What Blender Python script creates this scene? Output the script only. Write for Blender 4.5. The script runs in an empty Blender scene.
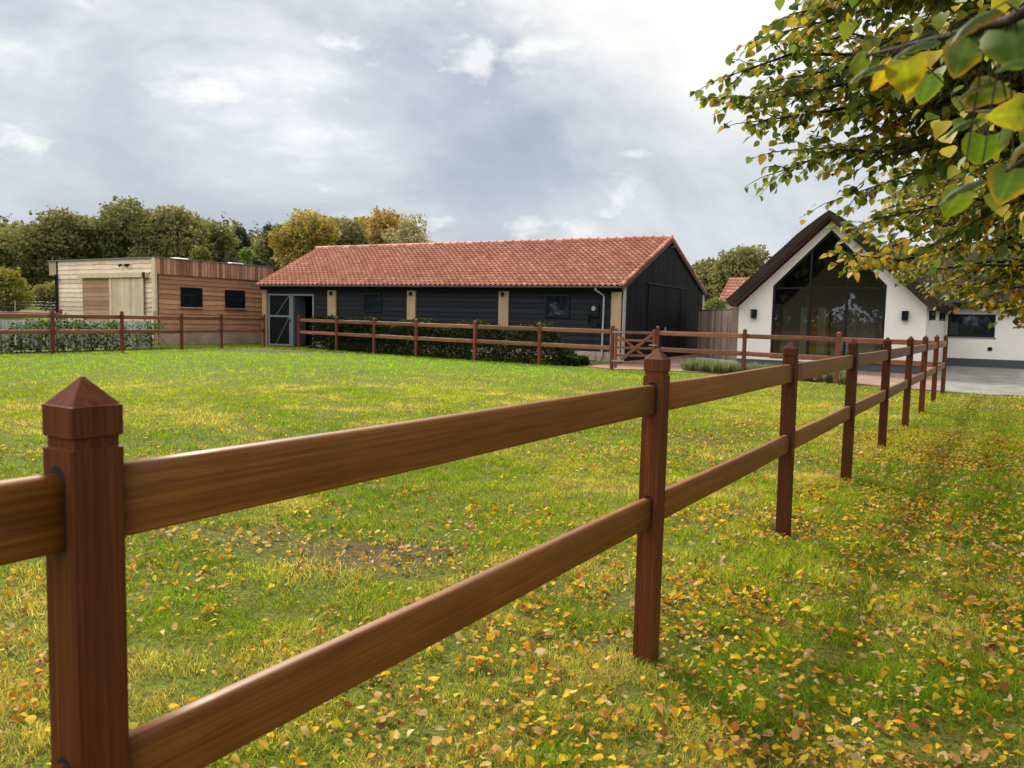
import bpy, bmesh, math, random
import numpy as np
from mathutils import Vector, Matrix, noise as mnoise
R = math.radians
random.seed(7)
rng = np.random.default_rng(7)
S = bpy.context.scene
COL = S.collection

# ------------------------------------------------------------------ camera
FPX, PITCH, ROLL, HC = 790.0, 0.0807, 0.0216, 1.509
_rt, _up, _fw = Vector((1, 0, 0)), Vector((0, math.sin(PITCH), math.cos(PITCH))), Vector((0, math.cos(PITCH), -math.sin(PITCH)))
CRT = _rt * math.cos(ROLL) + _up * math.sin(ROLL)
CUP = _up * math.cos(ROLL) - _rt * math.sin(ROLL)
CAM = Vector((0, 0, HC))
def ray(px, py):
    return (CRT * ((px - 512) / FPX) + CUP * ((384 - py) / FPX) + _fw)
def at(px, py, Y):                      # the point seen at a pixel, at forward distance Y
    d = ray(px, py)
    return CAM + d * (Y / d.y)
def gx(px, py, Y):
    p = at(px, py, Y); return (p.x, p.y)

# ------------------------------------------------------------------ helpers
def link(o, parent=None):
    COL.objects.link(o)
    if parent is not None: o.parent = parent
    return o
def tag(o, label=None, cat=None, group=None, kind=None):
    if label: o['label'] = label
    if cat: o['category'] = cat
    if group: o['group'] = group
    if kind: o['kind'] = kind
    return o
def empty(name, loc, rz=0, label=None, cat=None, group=None):
    o = bpy.data.objects.new(name, None); o.empty_display_size = .2
    o.location = loc; o.rotation_euler = (0, 0, rz)
    link(o); return tag(o, label, cat, group)

class MB:
    """collects shapes for ONE mesh object"""
    def __init__(s): s.v, s.f, s.t, s.m, s.sm = [], [], [], [], []
    def face(s, pts, tone=.5, mi=0, smooth=False):
        i = len(s.v); s.v += [tuple(p) for p in pts]
        s.f.append(tuple(range(i, i + len(pts)))); s.t.append(tone); s.m.append(mi); s.sm.append(smooth)
    def mesh(s, verts, faces, tone=.5, mi=0, smooth=False):
        i = len(s.v); s.v += [tuple(p) for p in verts]
        for f in faces:
            s.f.append(tuple(i + k for k in f)); s.t.append(tone); s.m.append(mi); s.sm.append(smooth)
    def hexa(s, c, tone=.5, mi=0):       # 8 corners: bottom loop 0-3, top loop 4-7
        s.mesh(c, [(3, 2, 1, 0), (4, 5, 6, 7), (0, 1, 5, 4), (1, 2, 6, 5), (2, 3, 7, 6), (3, 0, 4, 7)], tone, mi)
    def box(s, F, u0, u1, v0, v1, z0, z1, tone=.5, mi=0):
        s.hexa([F(u0, v0, z0), F(u1, v0, z0), F(u1, v1, z0), F(u0, v1, z0),
                F(u0, v0, z1), F(u1, v0, z1), F(u1, v1, z1), F(u0, v1, z1)], tone, mi)
    def tube(s, pts, rad, n=8, tone=.5, mi=0, cap=True, smooth=True):
        pts = [Vector(p) for p in pts]
        if not isinstance(rad, (list, tuple)): rad = [rad] * len(pts)
        rings = []; ref = Vector((0.13, .31, 1)).normalized()
        for k, p in enumerate(pts):
            t = (pts[min(k + 1, len(pts) - 1)] - pts[max(k - 1, 0)]).normalized()
            a = t.cross(ref)
            if a.length < .1: a = t.cross(Vector((1, 0, 0)))
            a.normalize(); b = t.cross(a)
            rings.append([p + (a * math.cos(2 * math.pi * j / n) + b * math.sin(2 * math.pi * j / n)) * rad[k] for j in range(n)])
        i = len(s.v)
        vs = [q for r in rings for q in r]
        fs = [(k * n + j, k * n + (j + 1) % n, (k + 1) * n + (j + 1) % n, (k + 1) * n + j) for k in range(len(pts) - 1) for j in range(n)]
        s.mesh(vs, fs, tone, mi, smooth)
        if cap:
            s.mesh(rings[0], [tuple(range(n))], tone, mi); s.mesh(rings[-1], [tuple(range(n - 1, -1, -1))], tone, mi)
    def bar(s, a, b, w, h, tone=.5, mi=0, upv=(0, 0, 1)):
        a, b = Vector(a), Vector(b); t = (b - a).normalized(); upv = Vector(upv)
        r = t.cross(upv).normalized(); q = r.cross(t).normalized()
        c = []
        for p in (a, b):
            c += [p - r * w / 2 - q * h / 2, p + r * w / 2 - q * h / 2, p + r * w / 2 + q * h / 2, p - r * w / 2 + q * h / 2]
        s.mesh(c, [(0, 1, 2, 3), (7, 6, 5, 4), (0, 4, 5, 1), (1, 5, 6, 2), (2, 6, 7, 3), (3, 7, 4, 0)], tone, mi)
    def grid(s, nu, nv, fn, tone=.5, mi=0, smooth=True):
        vs = [fn(i / nu, j / nv) for j in range(nv + 1) for i in range(nu + 1)]
        w = nu + 1
        fs = [(j * w + i, j * w + i + 1, (j + 1) * w + i + 1, (j + 1) * w + i) for j in range(nv) for i in range(nu)]
        s.mesh(vs, fs, tone, mi, smooth)
    def build(s, name, mats, parent=None, loc=None, fix=True):
        me = bpy.data.meshes.new(name)
        org = Vector(parent.location) if parent is not None and loc is None else Vector(loc or (0, 0, 0))
        if parent is not None and parent.parent is not None: org = Vector(parent.parent.location)
        inv = Matrix.Rotation(-parent.rotation_euler.z, 3, 'Z') if parent is not None else Matrix.Identity(3)
        me.from_pydata([tuple(inv @ (Vector(p) - org)) for p in s.v], [], s.f)
        at_ = me.attributes.new('tone', 'FLOAT', 'FACE'); at_.data.foreach_set('value', s.t)
        me.polygons.foreach_set('material_index', s.m); me.polygons.foreach_set('use_smooth', s.sm)
        if not isinstance(mats, (list, tuple)): mats = [mats]
        for m in mats: me.materials.append(m)
        if fix:
            bm = bmesh.new(); bm.from_mesh(me); bmesh.ops.recalc_face_normals(bm, faces=bm.faces); bm.to_mesh(me); bm.free()
        me.update()
        o = bpy.data.objects.new(name, me)
        if parent is None: o.location = org
        return link(o, parent)

def np_mesh(name, V, F, mat, parent=None, cols=None, org=(0, 0, 0), smooth=False):
    """big meshes: V (n,3), F list of (m,k) index arrays; cols (n,3) per vertex"""
    me = bpy.data.meshes.new(name)
    V = np.asarray(V, np.float32) - np.asarray(org, np.float32)
    me.vertices.add(len(V)); me.vertices.foreach_set('co', V.ravel())
    loops = np.concatenate([f.ravel() for f in F]).astype(np.int32)
    tot = np.concatenate([np.full(len(f), f.shape[1]) for f in F]).astype(np.int32)
    st = np.concatenate([[0], np.cumsum(tot)[:-1]]).astype(np.int32)
    me.loops.add(len(loops)); me.loops.foreach_set('vertex_index', loops)
    me.polygons.add(len(tot)); me.polygons.foreach_set('loop_start', st); me.polygons.foreach_set('loop_total', tot)
    if smooth: me.polygons.foreach_set('use_smooth', np.ones(len(tot), bool))
    if cols is not None:
        a = me.attributes.new('col', 'FLOAT_COLOR', 'POINT')
        c = np.ones((len(V), 4), np.float32); c[:, :3] = cols; a.data.foreach_set('color', c.ravel())
    me.materials.append(mat); me.update(calc_edges=True); me.validate()
    o = bpy.data.objects.new(name, me); 
    if parent is None: o.location = org
    return link(o, parent)

def frame(O, e1, e2):
    O = Vector((O[0], O[1], 0)); a = Vector((e1[0], e1[1], 0)).normalized(); b = Vector((e2[0], e2[1], 0)).normalized()
    return lambda u, v, z: O + a * u + b * v + Vector((0, 0, z))
def hit_uz(px, py, O, e1):               # a pixel on the upright plane through O along e1 -> (u, z)
    d = ray(px, py); e = Vector((e1[0], e1[1])).normalized()
    n = Vector((-e.y, e.x))
    t = (Vector((O[0], O[1])) - CAM.xy).dot(n) / d.xy.dot(n)
    p = CAM + d * t
    return ((p.xy - Vector((O[0], O[1]))).dot(e), p.z)

# ------------------------------------------------------------------ materials
class NT:
    def __init__(s, name):
        s.m = bpy.data.materials.new(name); s.m.use_nodes = True; s.t = s.m.node_tree; s.t.nodes.clear()
        s.out = s.n('ShaderNodeOutputMaterial')
    def n(s, typ, **kw):
        o = s.t.nodes.new(typ)
        for k, v in kw.items():
            if k in o.inputs.keys() and not hasattr(o, k): o.inputs[k].default_value = v
            else: setattr(o, k, v)
        return o
    def l(s, a, b): s.t.links.new(a, b)
    def coord(s, kind='Object', scale=(1, 1, 1)):
        tc = s.n('ShaderNodeTexCoord'); mp = s.n('ShaderNodeMapping'); mp.inputs['Scale'].default_value = scale
        s.l(tc.outputs[kind], mp.inputs['Vector']); return mp.outputs[0]
    def noise(s, vec, scale, detail=4, rough=.55, out='Fac', dist=0):
        x = s.n('ShaderNodeTexNoise'); x.inputs['Scale'].default_value = scale; x.inputs['Detail'].default_value = detail
        x.inputs['Roughness'].default_value = rough; x.inputs['Distortion'].default_value = dist
        s.l(vec, x.inputs['Vector']); return x.outputs[out]
    def ramp(s, fac, stops):
        x = s.n('ShaderNodeValToRGB'); el = x.color_ramp.elements
        while len(el) < len(stops): el.new(.5)
        for e, (p, c) in zip(el, stops):
            e.position = p; e.color = (c[0], c[1], c[2], 1) if isinstance(c, (tuple, list)) else (c, c, c, 1)
        s.l(fac, x.inputs[0]); return x.outputs[0]
    def mix(s, fac, a, b, mode='MIX'):
        x = s.n('ShaderNodeMix', data_type='RGBA', blend_type=mode)
        for sock, val in ((x.inputs[0], fac), (x.inputs[6], a), (x.inputs[7], b)):
            if hasattr(val, 'is_output'): s.l(val, sock)
            elif isinstance(val, (int, float)): sock.default_value = val if sock.type == 'VALUE' else (val, val, val, 1)
            else: sock.default_value = (*val, 1)
        return x.outputs[2]
    def math(s, op, a, b=0.0, clamp=False):
        x = s.n('ShaderNodeMath', operation=op, use_clamp=clamp)
        for sock, val in ((x.inputs[0], a), (x.inputs[1], b)):
            if hasattr(val, 'is_output'): s.l(val, sock)
            else: sock.default_value = val
        return x.outputs[0]
    def attr(s, name, out='Fac'):
        a = s.n('ShaderNodeAttribute'); a.attribute_name = name; return a.outputs[out]
    def rnd(s): return s.n('ShaderNodeObjectInfo').outputs['Random']
    def bump(s, h, strength=.3, dist=.01):
        b = s.n('ShaderNodeBump'); b.inputs['Strength'].default_value = strength; b.inputs['Distance'].default_value = dist
        s.l(h, b.inputs['Height']); return b.outputs[0]
    def pbr(s, col, rough=.6, normal=None, spec=.5, metal=0.0):
        p = s.n('ShaderNodeBsdfPrincipled')
        for sock, val in ((p.inputs['Base Color'], col), (p.inputs['Roughness'], rough)):
            if hasattr(val, 'is_output'): s.l(val, sock)
            elif isinstance(val, (int, float)): sock.default_value = val
            else: sock.default_value = (*val, 1)
        p.inputs['Specular IOR Level'].default_value = spec; p.inputs['Metallic'].default_value = metal
        if normal is not None: s.l(normal, p.inputs['Normal'])
        s.l(p.outputs[0], s.out.inputs[0]); s.p = p
        return s.m

def wood(name, dark, mid, light, axis, scale=1.0, rough=.55, bump=.25, tone=0.0, var=.35, spec=.35):
    k = NT(name)
    sc = [46, 46, 46]; sc[axis] = 1.0
    v = k.coord('Object', tuple(x * scale for x in sc))
    of = k.n('ShaderNodeVectorMath', operation='ADD')
    rr = k.math('MULTIPLY', k.rnd(), 37.0)
    cmb = k.n('ShaderNodeCombineXYZ'); [k.l(rr, cmb.inputs[i]) for i in range(3)]
    k.l(v, of.inputs[0]); k.l(cmb.outputs[0], of.inputs[1]); v2 = of.outputs[0]
    n1 = k.noise(v2, 1.0, 6, .62, dist=.6)
    n2 = k.noise(v2, 4.0, 4, .7)
    wv = k.n('ShaderNodeTexWave', wave_type='RINGS', rings_direction='XYZ'[axis]); wv.inputs['Scale'].default_value = .55; wv.inputs['Distortion'].default_value = 5.0
    wv.inputs['Detail'].default_value = 3; wv.inputs['Detail Scale'].default_value = 1.3; k.l(v2, wv.inputs['Vector'])
    g = k.math('ADD', k.math('ADD', k.math('MULTIPLY', n1, .58), k.math('MULTIPLY', n2, .36)), k.math('MULTIPLY', wv.outputs['Fac'], .06))
    c = k.ramp(g, [(.30, dark), (.5, mid), (.72, light)])
    ck = k.ramp(k.noise(v2, 1.7, 2, .4), [(.67, 1.0), (.70, .62), (.73, 1.0)]); c = k.mix(1.0, c, ck, 'MULTIPLY')
    big = k.noise(k.coord('Object'), 2.3, 3)
    f = k.math('ADD', k.math('MULTIPLY', k.rnd(), var), k.math('ADD', k.math('MULTIPLY', big, .5), 1.0 - var / 2 - .25))
    if tone: f = k.math('MULTIPLY', f, k.math('ADD', k.math('MULTIPLY', k.attr('tone'), tone), 1 - tone / 2))
    c = k.mix(1.0, c, k.n('ShaderNodeCombineColor').outputs[0], 'MIX') if False else k.mix(1.0, c, f, 'MULTIPLY')
    return k.pbr(c, k.math('ADD', k.math('MULTIPLY', g, .25), rough - .12), k.bump(g, bump, .004), spec)

M = {}
M['post'] = wood('red_hardwood_post', (.044, .0105, .0035), (.098, .0250, .007), (.160, .049, .015), 2, rough=.6, var=.5, spec=.2)
M['rail'] = wood('brown_hardwood_rail', (.105, .033, .006), (.205, .070, .0115), (.32, .130, .028), 0, rough=.50, var=.3, spec=.30)
M['post_far'] = wood('red_hardwood_weathered', (.06, .016, .008), (.15, .038, .018), (.24, .080, .042), 2, var=.7)
M['rail_far'] = wood('rail_hardwood_weathered', (.09, .026, .012), (.21, .072, .034), (.36, .17, .10), 0, var=.6)
M['timber'] = wood('oak_timber', (.24, .15, .075), (.37, .25, .13), (.50, .36, .21), 2, var=.2)
M['larch'] = wood('larch_boards', (.32, .135, .065), (.54, .265, .145), (.70, .42, .26), 0, scale=.6, tone=.5, rough=.7)
M['larch_pale'] = wood('larch_boards_pale', (.42, .305, .215), (.61, .47, .35), (.73, .61, .49), 0, scale=.6, tone=.4, rough=.7)
M['larch_fresh'] = wood('larch_boards_fresh', (.24, .12, .06), (.38, .215, .125), (.52, .33, .21), 0, scale=.6, tone=.5, rough=.7)
M['slat'] = wood('larch_slats', (.20, .08, .045), (.42, .20, .12), (.68, .46, .33), 2, tone=1.0, rough=.7)
M['door_wood'] = wood('sliding_door_boards', (.38, .29, .19), (.55, .44, .30), (.68, .57, .42), 2, tone=.4, rough=.7)
M['grey_board'] = wood('weathered_boards', (.19, .135, .09), (.36, .28, .21), (.55, .46, .37), 2, tone=.8, rough=.8)
M['pale_board'] = wood('silvered_boards', (.30, .29, .26), (.44, .43, .40), (.58, .57, .54), 2, tone=.6, rough=.8)
M['black_board'] = wood('black_tarred_boards', (.007, .008, .010), (.0135, .0148, .018), (.024, .026, .031), 0, tone=.7, rough=.6, bump=.4, spec=.15)
M['black_board_v'] = wood('black_tarred_boards_upright', (.003, .0034, .0045), (.0055, .006, .0075), (.011, .012, .015), 2, tone=.8, rough=.6, bump=.4, spec=.12)
M['soffit'] = wood('stained_soffit', (.05, .02, .014), (.09, .036, .025), (.13, .06, .04), 1, rough=.6)
M['bark'] = None

def simple(name, col, rough=.5, metal=0.0, spec=.5, nscale=8, amt=.25, bump=0.0):
    k = NT(name); n = k.noise(k.coord('Object'), nscale, 4)
    c = k.mix(n, tuple(x * (1 - amt) for x in col), tuple(min(1, x * (1 + amt)) for x in col))
    return k.pbr(c, rough, k.bump(n, bump, .01) if bump else None, spec, metal)
M['gap'] = simple('mortise_shade', (.006, .004, .003), .9)
M['black_metal'] = simple('black_metal', (.007, .0075, .009), .5, 0, .2)
M['grey_metal'] = simple('galvanised_metal', (.34, .36, .38), .45, .6)
M['grey_paint'] = simple('grey_painted_frame', (.16, .175, .19), .5)
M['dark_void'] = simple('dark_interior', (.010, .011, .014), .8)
M['plaster'] = simple('white_plaster', (.70, .66, .59), .85, nscale=2.2, amt=.08, bump=.2)
M['plinth'] = simple('dark_plinth', (.045, .05, .06), .7, nscale=14)
M['white_paint'] = simple('white_paint', (.75, .74, .70), .5)
M['curtain'] = simple('linen_curtain', (.30, .28, .235), .9)
M['inner_wall'] = simple('interior_wall', (.62, .57, .48), .9)
M['inner_floor'] = simple('interior_floor', (.14, .09, .05), .4)
M['tan_wood'] = simple('tan_furniture', (.36, .19, .07), .5)
M['flat_roof'] = simple('bitumen_roof', (.05, .05, .055), .8, bump=.3)
M['zinc'] = simple('zinc_edge', (.18, .19, .20), .4, .5)
def dark_glass():
    k = NT('dark_window_glass'); n = k.noise(k.coord('Object'), 1.2, 2)
    return k.pbr((.010, .014, .018), .03, k.bump(n, .05, .02), .6)
M['dark_glass'] = dark_glass()
def clear_glass():
    k = NT('clear_window_glass')
    n = k.noise(k.coord('Object'), .8, 2); nb = k.bump(n, .06, .03)
    tr = k.n('ShaderNodeBsdfTransparent'); tr.inputs[0].default_value = (.80, .82, .74, 1)
    gl = k.n('ShaderNodeBsdfGlossy'); gl.inputs['Roughness'].default_value = .01; 0
    fr = k.n('ShaderNodeFresnel'); fr.inputs[0].default_value = 1.5
    mx = k.n('ShaderNodeMixShader'); k.l(k.math('ADD', k.math('MULTIPLY', fr.outputs[0], 1.0), .05), mx.inputs[0]); k.l(tr.outputs[0], mx.inputs[1]); k.l(gl.outputs[0], mx.inputs[2])
    k.l(mx.outputs[0], k.out.inputs[0]); return k.m
M['glass'] = clear_glass()

def brick(name, a, b, mortar, sc, w=.5, h=.25, kind='Object', rot=None, rough=.85):
    k = NT(name); v = k.coord(kind, (1, 1, 1))
    if rot is not None: k.t.nodes['Mapping'].inputs['Rotation'].default_value = rot
    t = k.n('ShaderNodeTexBrick'); t.inputs['Scale'].default_value = sc
    t.inputs['Color1'].default_value = (*a, 1); t.inputs['Color2'].default_value = (*b, 1); t.inputs['Mortar'].default_value = (*mortar, 1)
    t.inputs['Mortar Size'].default_value = .018; t.inputs['Brick Width'].default_value = w; t.inputs['Row Height'].default_value = h
    k.l(v, t.inputs['Vector'])
    n = k.noise(v, 1.3, 5); n2 = k.noise(v, 22, 3)
    c = k.mix(1.0, t.outputs[0], k.ramp(n, [(.3, .7), (.7, 1.25)]), 'MULTIPLY')
    c = k.mix(1.0, c, k.ramp(n2, [(.3, .75), (.7, 1.25)]), 'MULTIPLY')
    return k.pbr(c, rough, k.bump(t.outputs[1], -.3, .006), .3)
M['brick'] = brick('plinth_bricks', (.36, .18, .12), (.45, .27, .19), (.36, .31, .27), 1.0, .21, .065, rot=(R(90), 0, R(25)))
M['brick_ochre'] = brick('pier_bricks', (.42, .28, .15), (.36, .22, .12), (.35, .32, .28), 1.0, .21, .065, rot=(R(90), 0, 0))
M['paver_red'] = brick('red_clay_pavers', (.27, .12, .090), (.34, .175, .135), (.18, .15, .125), 1.0, .20, .10, rot=(0, 0, R(30)))
M['paver_grey'] = brick('grey_concrete_pavers', (.21, .20, .185), (.26, .25, .23), (.15, .145, .13), 1.0, .21, .105, rot=(0, 0, R(-32)))

def tiles():
    k = NT('red_clay_pantiles'); v = k.coord('Object')
    n = k.noise(v, .7, 4); n2 = k.noise(v, 9, 3); t = k.attr('tone')
    c = k.ramp(t, [(0, (.29, .11, .078)), (.5, (.46, .19, .13)), (1, (.60, .32, .24))])
    c = k.mix(1.0, c, k.ramp(n, [(.3, .88), (.7, 1.1)]), 'MULTIPLY')
    c = k.mix(k.ramp(n2, [(.58, 0.0), (.8, .3)]), c, (.22, .17, .13))
    return k.pbr(c, .7, k.bump(n2, .2, .01), .08)
M['tile'] = tiles()
def thatch():
    k = NT('weathered_thatch'); v = k.coord('Object', (9, 9, 26)); n = k.noise(v, 1.6, 5, .7); n2 = k.noise(k.coord('Object'), .9, 4)
    c = k.ramp(n, [(.3, (.018, .013, .010)), (.55, (.05, .037, .027)), (.8, (.105, .085, .065))])
    c = k.mix(1.0, c, k.ramp(n2, [(.3, .7), (.75, 1.3)]), 'MULTIPLY')
    return k.pbr(c, .95, k.bump(n, 1.0, .05), .1)
M['thatch'] = thatch()
def bark():
    k = NT('linden_bark'); v = k.coord('Object', (14, 14, 3)); n = k.noise(v, 1, 6, .65)
    c = k.ramp(n, [(.3, (.018, .014, .010)), (.6, (.06, .048, .036)), (.8, (.12, .10, .08))])
    return k.pbr(c, .9, k.bump(n, .8, .02), .15)
M['bark'] = bark()

def leafmat(name, trans=.35, rough=.5, spec=.35, under=None):
    k = NT(name); c = k.attr('col', 'Color')
    if under is not None:
        g = k.n('ShaderNodeNewGeometry'); c2 = k.mix(.45, c, under); c = k.mix(g.outputs['Backfacing'], c, c2)
    p = k.n('ShaderNodeBsdfPrincipled'); k.l(c, p.inputs['Base Color']); p.inputs['Roughness'].default_value = rough
    p.inputs['Specular IOR Level'].default_value = spec
    tr = k.n('ShaderNodeBsdfTranslucent'); k.l(k.mix(1.0, c, (1.5, 1.45, .7), 'MULTIPLY'), tr.inputs[0])
    mx = k.n('ShaderNodeMixShader'); mx.inputs[0].default_value = trans
    k.l(p.outputs[0], mx.inputs[1]); k.l(tr.outputs[0], mx.inputs[2]); k.l(mx.outputs[0], k.out.inputs[0])
    return k.m
M['leaf'] = leafmat('linden_leaf', .42, .55, .22, (.15, .18, .12))
M['foliage'] = leafmat('foliage', .36, .75, .15)
M['blade'] = leafmat('grass_blade', .42, .7, .06)
M['litter'] = leafmat('fallen_leaf', .25, .7, .08)

def ground_mat():
    k = NT('meadow'); v = k.coord('Object')
    a = k.noise(v, .22, 4); b = k.noise(v, 1.7, 5, .6); c3 = k.noise(v, 26, 4, .7); d = k.noise(v, 90, 2, .7)
    c = k.ramp(a, [(.35, (.10, .16, .012)), (.62, (.19, .215, .020))])
    c = k.mix(k.ramp(b, [(.42, 0.0), (.68, .65)]), c, (.19, .17, .045))
    c = k.mix(k.ramp(c3, [(.42, 0.0), (.68, .8)]), c, (.045, .036, .016))  # soil and thatch specks, with shade between blades put into the colour
    c = k.mix(1.0, c, k.ramp(d, [(.3, .55), (.7, 1.3)]), 'MULTIPLY')
    dirt = k.attr('dirt'); soil = k.mix(b, (.055, .038, .022), (.135, .098, .062))
    c = k.mix(dirt, c, soil)
    return k.pbr(c, .95, k.bump(c3, .9, .04), .1)
M['ground'] = ground_mat()

# ------------------------------------------------------------------ terrain
FA = .563; D = Vector((math.sin(FA), math.cos(FA))); NR = Vector((math.cos(FA), -math.sin(FA)))   # along / right of the long fence
F0 = Vector((-.717, 1.313)); SP = 2.516; PH = 1.40; PW = .0896
def sside(x, y): return -((x - F0.x) * NR.x + (y - F0.y) * NR.y)           # metres to the left of the long fence
def tz(x, y):
    s = np.maximum(0, sside(np.asarray(x, float), np.asarray(y, float)) - 2)
    z = .0063 * np.minimum(s, 40)
    r = np.hypot(x, y)
    return z + .028 * np.clip(r - 46, 0, 90) * (np.asarray(x, float) < 400)
def tzf(x, y): return float(tz(x, y))

# ------------------------------------------------------------------ geometry of the yard (world metres)
end_pt = F0 + D * SP * 8
back_left = [Vector(p) for p in ((-20.6, 13.6), (-19.45, 15.8), (-18.2, 18.0), (-17.0, 20.5), (-15.75, 22.85), (-14.55, 25.0), (-13.42, 27.15), (-12.3, 29.35), (-11.65, 31.6), (-10.7, 34.0))]
back_mid = [Vector(gx(*p)) for p in ((299, 345, 33.2), (336.5, 348, 31.7), (374, 352, 30.2), (416, 355, 28.6), (474.5, 360, 27.0), (539, 364, 25.6), (611.5, 369, 24.1))]
back_right = [Vector(gx(656.5, 371, 24.0)), Vector(gx(743, 376, 22.4)), Vector(gx(836, 385, 20.6)), end_pt]

# ------------------------------------------------------------------ fences
def post_mesh(name, mat, fine):
    w = PW / 2; g = .0055; b = .0028
    bm = bmesh.new()
    prof = [(-.12, w), (PH - .118, w), (PH - .1155, w - g), (PH - .0995, w - g), (PH - .097, w), (PH - .0465, w), (PH - .0455, w - .002)]
    rings = []
    for z, r in prof:
        c = b if r > w - .004 else b * .6
        ring = []
        for sx, sy in ((1, 1), (-1, 1), (-1, -1), (1, -1)):
            q = [(sx * r, sy * (r - c)), (sx * (r - c), sy * r)]
            if sx * sy < 0: q.reverse()
            ring += [bm.verts.new((x, y, z)) for x, y in q]
        rings.append(ring)
    for a, b_ in zip(rings, rings[1:]):
        for j in range(8): bm.faces.new((a[j], a[(j + 1) % 8], b_[(j + 1) % 8], b_[j]))
    ap = [bm.verts.new((sx * .002, sy * .002, PH)) for sx, sy in ((1, 1), (-1, 1), (-1, -1), (1, -1))]
    r = rings[-1]
    for j in range(4):
        k = (2 * j + 1) % 8
        bm.faces.new((r[k], r[(k + 1) % 8], ap[(j + 1) % 4], ap[j]))
        bm.faces.new((r[2 * j], r[2 * j + 1], ap[j]))
    bm.faces.new(ap)
    bmesh.ops.recalc_face_normals(bm, faces=bm.faces)
    me = bpy.data.meshes.new(name); 
    # flat dark faces painting the shade inside the mortises (a millimetre proud)
    for z0, z1 in ((1.115, 1.256), (.615, .758)):
        for sx in (-1, 1):
            n = 6; loop = [(-.0245, z0), (.0245, z0)] + [(.0245 * math.cos(math.pi * i / n), z1 - .0245 + .0245 * math.sin(math.pi * i / n)) for i in range(n + 1)]
            f = bm.faces.new([bm.verts.new((sx * (w + .0008), y, z)) for y, z in loop]); f.material_index = 1
    bm.to_mesh(me); bm.free(); me.materials.append(mat); me.materials.append(M['gap'])
    return me
POST_NEAR = post_mesh('post', M['post'], True)
POST_FAR = post_mesh('post', M['post_far'], False)

def rail_mesh(L, mat, h=.128, t=.042, seed=0):
    rd = .014; pr = []
    for cx, cz, a0 in ((t / 2 - rd, h / 2 - rd, 0), (-t / 2 + rd, h / 2 - rd, 90), (-t / 2 + rd * .5, -h / 2 + rd * .5, 180), (t / 2 - rd * .5, -h / 2 + rd * .5, 270)):
        r = rd if a0 < 180 else rd * .5
        for k in range(5): pr.append((cx + r * math.cos(R(a0 + k * 22.5)), cz + r * math.sin(R(a0 + k * 22.5))))
    nseg = 10; n = len(pr); vs, fs = [], []
    for i in range(nseg + 1):
        x = L * i / nseg
        for y, z in pr: vs.append((x, y + .0015 * math.sin(x * 2.1 + seed), z + .0015 * math.sin(x * 3.1 + seed * 2)))
    for i in range(nseg):
        for j in range(n): fs.append((i * n + j, (i + 1) * n + j, (i + 1) * n + (j + 1) % n, i * n + (j + 1) % n))
    fs.append(tuple(range(n))); fs.append(tuple(nseg * n + j for j in range(n - 1, -1, -1)))
    me = bpy.data.meshes.new('rail'); me.from_pydata(vs, [], fs); me.materials.append(mat)
    me.polygons.foreach_set('use_smooth', [len(f) == 4 for f in fs]); me.update(); return me

def fence(name, pts, label, near=True, turn=None, last_post=True, first_post=True, extra_end=None):
    p0 = pts[0]; z0 = tzf(p0.x, p0.y)
    root = empty(name, (p0.x, p0.y, z0), 0, label, 'fence', None)
    pm = POST_NEAR if near else POST_FAR; rm = M['rail'] if near else M['rail_far']
    for i, p in enumerate(pts):
        a = pts[min(i + 1, len(pts) - 1)] - pts[max(i - 1, 0)] if not (i == 0 or i == len(pts) - 1) else (pts[1] - pts[0] if i == 0 else pts[-1] - pts[-2])
        if (i == len(pts) - 1 and not last_post) or (i == 0 and not first_post): continue
        o = bpy.data.objects.new('post', pm); link(o, root)
        o.location = (p.x - p0.x, p.y - p0.y, tzf(p.x, p.y) - z0)
        rr = random.Random(i * 7 + len(pts))
        o.rotation_euler = (rr.uniform(-.006, .006) * (i > 1), rr.uniform(-.006, .006) * (i > 1), math.atan2(a.y, a.x))
    for i in range(len(pts) - 1):
        p, q = pts[i], pts[i + 1]
        for zc in (1.180, .683):
            A = Vector((p.x, p.y, tzf(p.x, p.y) + zc)); B = Vector((q.x, q.y, tzf(q.x, q.y) + zc))
            d = (B - A); L = d.length; d.normalize(); A = A + d * .015; L -= .03
            o = bpy.data.objects.new('rail', rail_mesh(L, rm, seed=i * 3 + zc)); link(o, root)
            o.location = (A.x - p0.x, A.y - p0.y, A.z - z0)
            o.rotation_euler = (0, -math.asin(d.z), math.atan2(d.y, d.x))
    return root
main_pts = [F0 + D * SP * i for i in range(-1, 9)]
# small sideways and height wander as surveyed
fence('post_and_rail_fence', main_pts, 'nearest dark hardwood post and rail fence running from the foreground toward the house')
fence('post_and_rail_fence', back_left, 'red-brown post and rail fence by the pale timber shed, left of the field', near=False)
fence('post_and_rail_fence', back_mid, 'red-brown post and rail fence in front of the dark hedge along the black barn', near=False)
fence('post_and_rail_fence', back_right, 'red-brown post and rail fence between the field gate and the white house', near=False, last_post=False)

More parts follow.
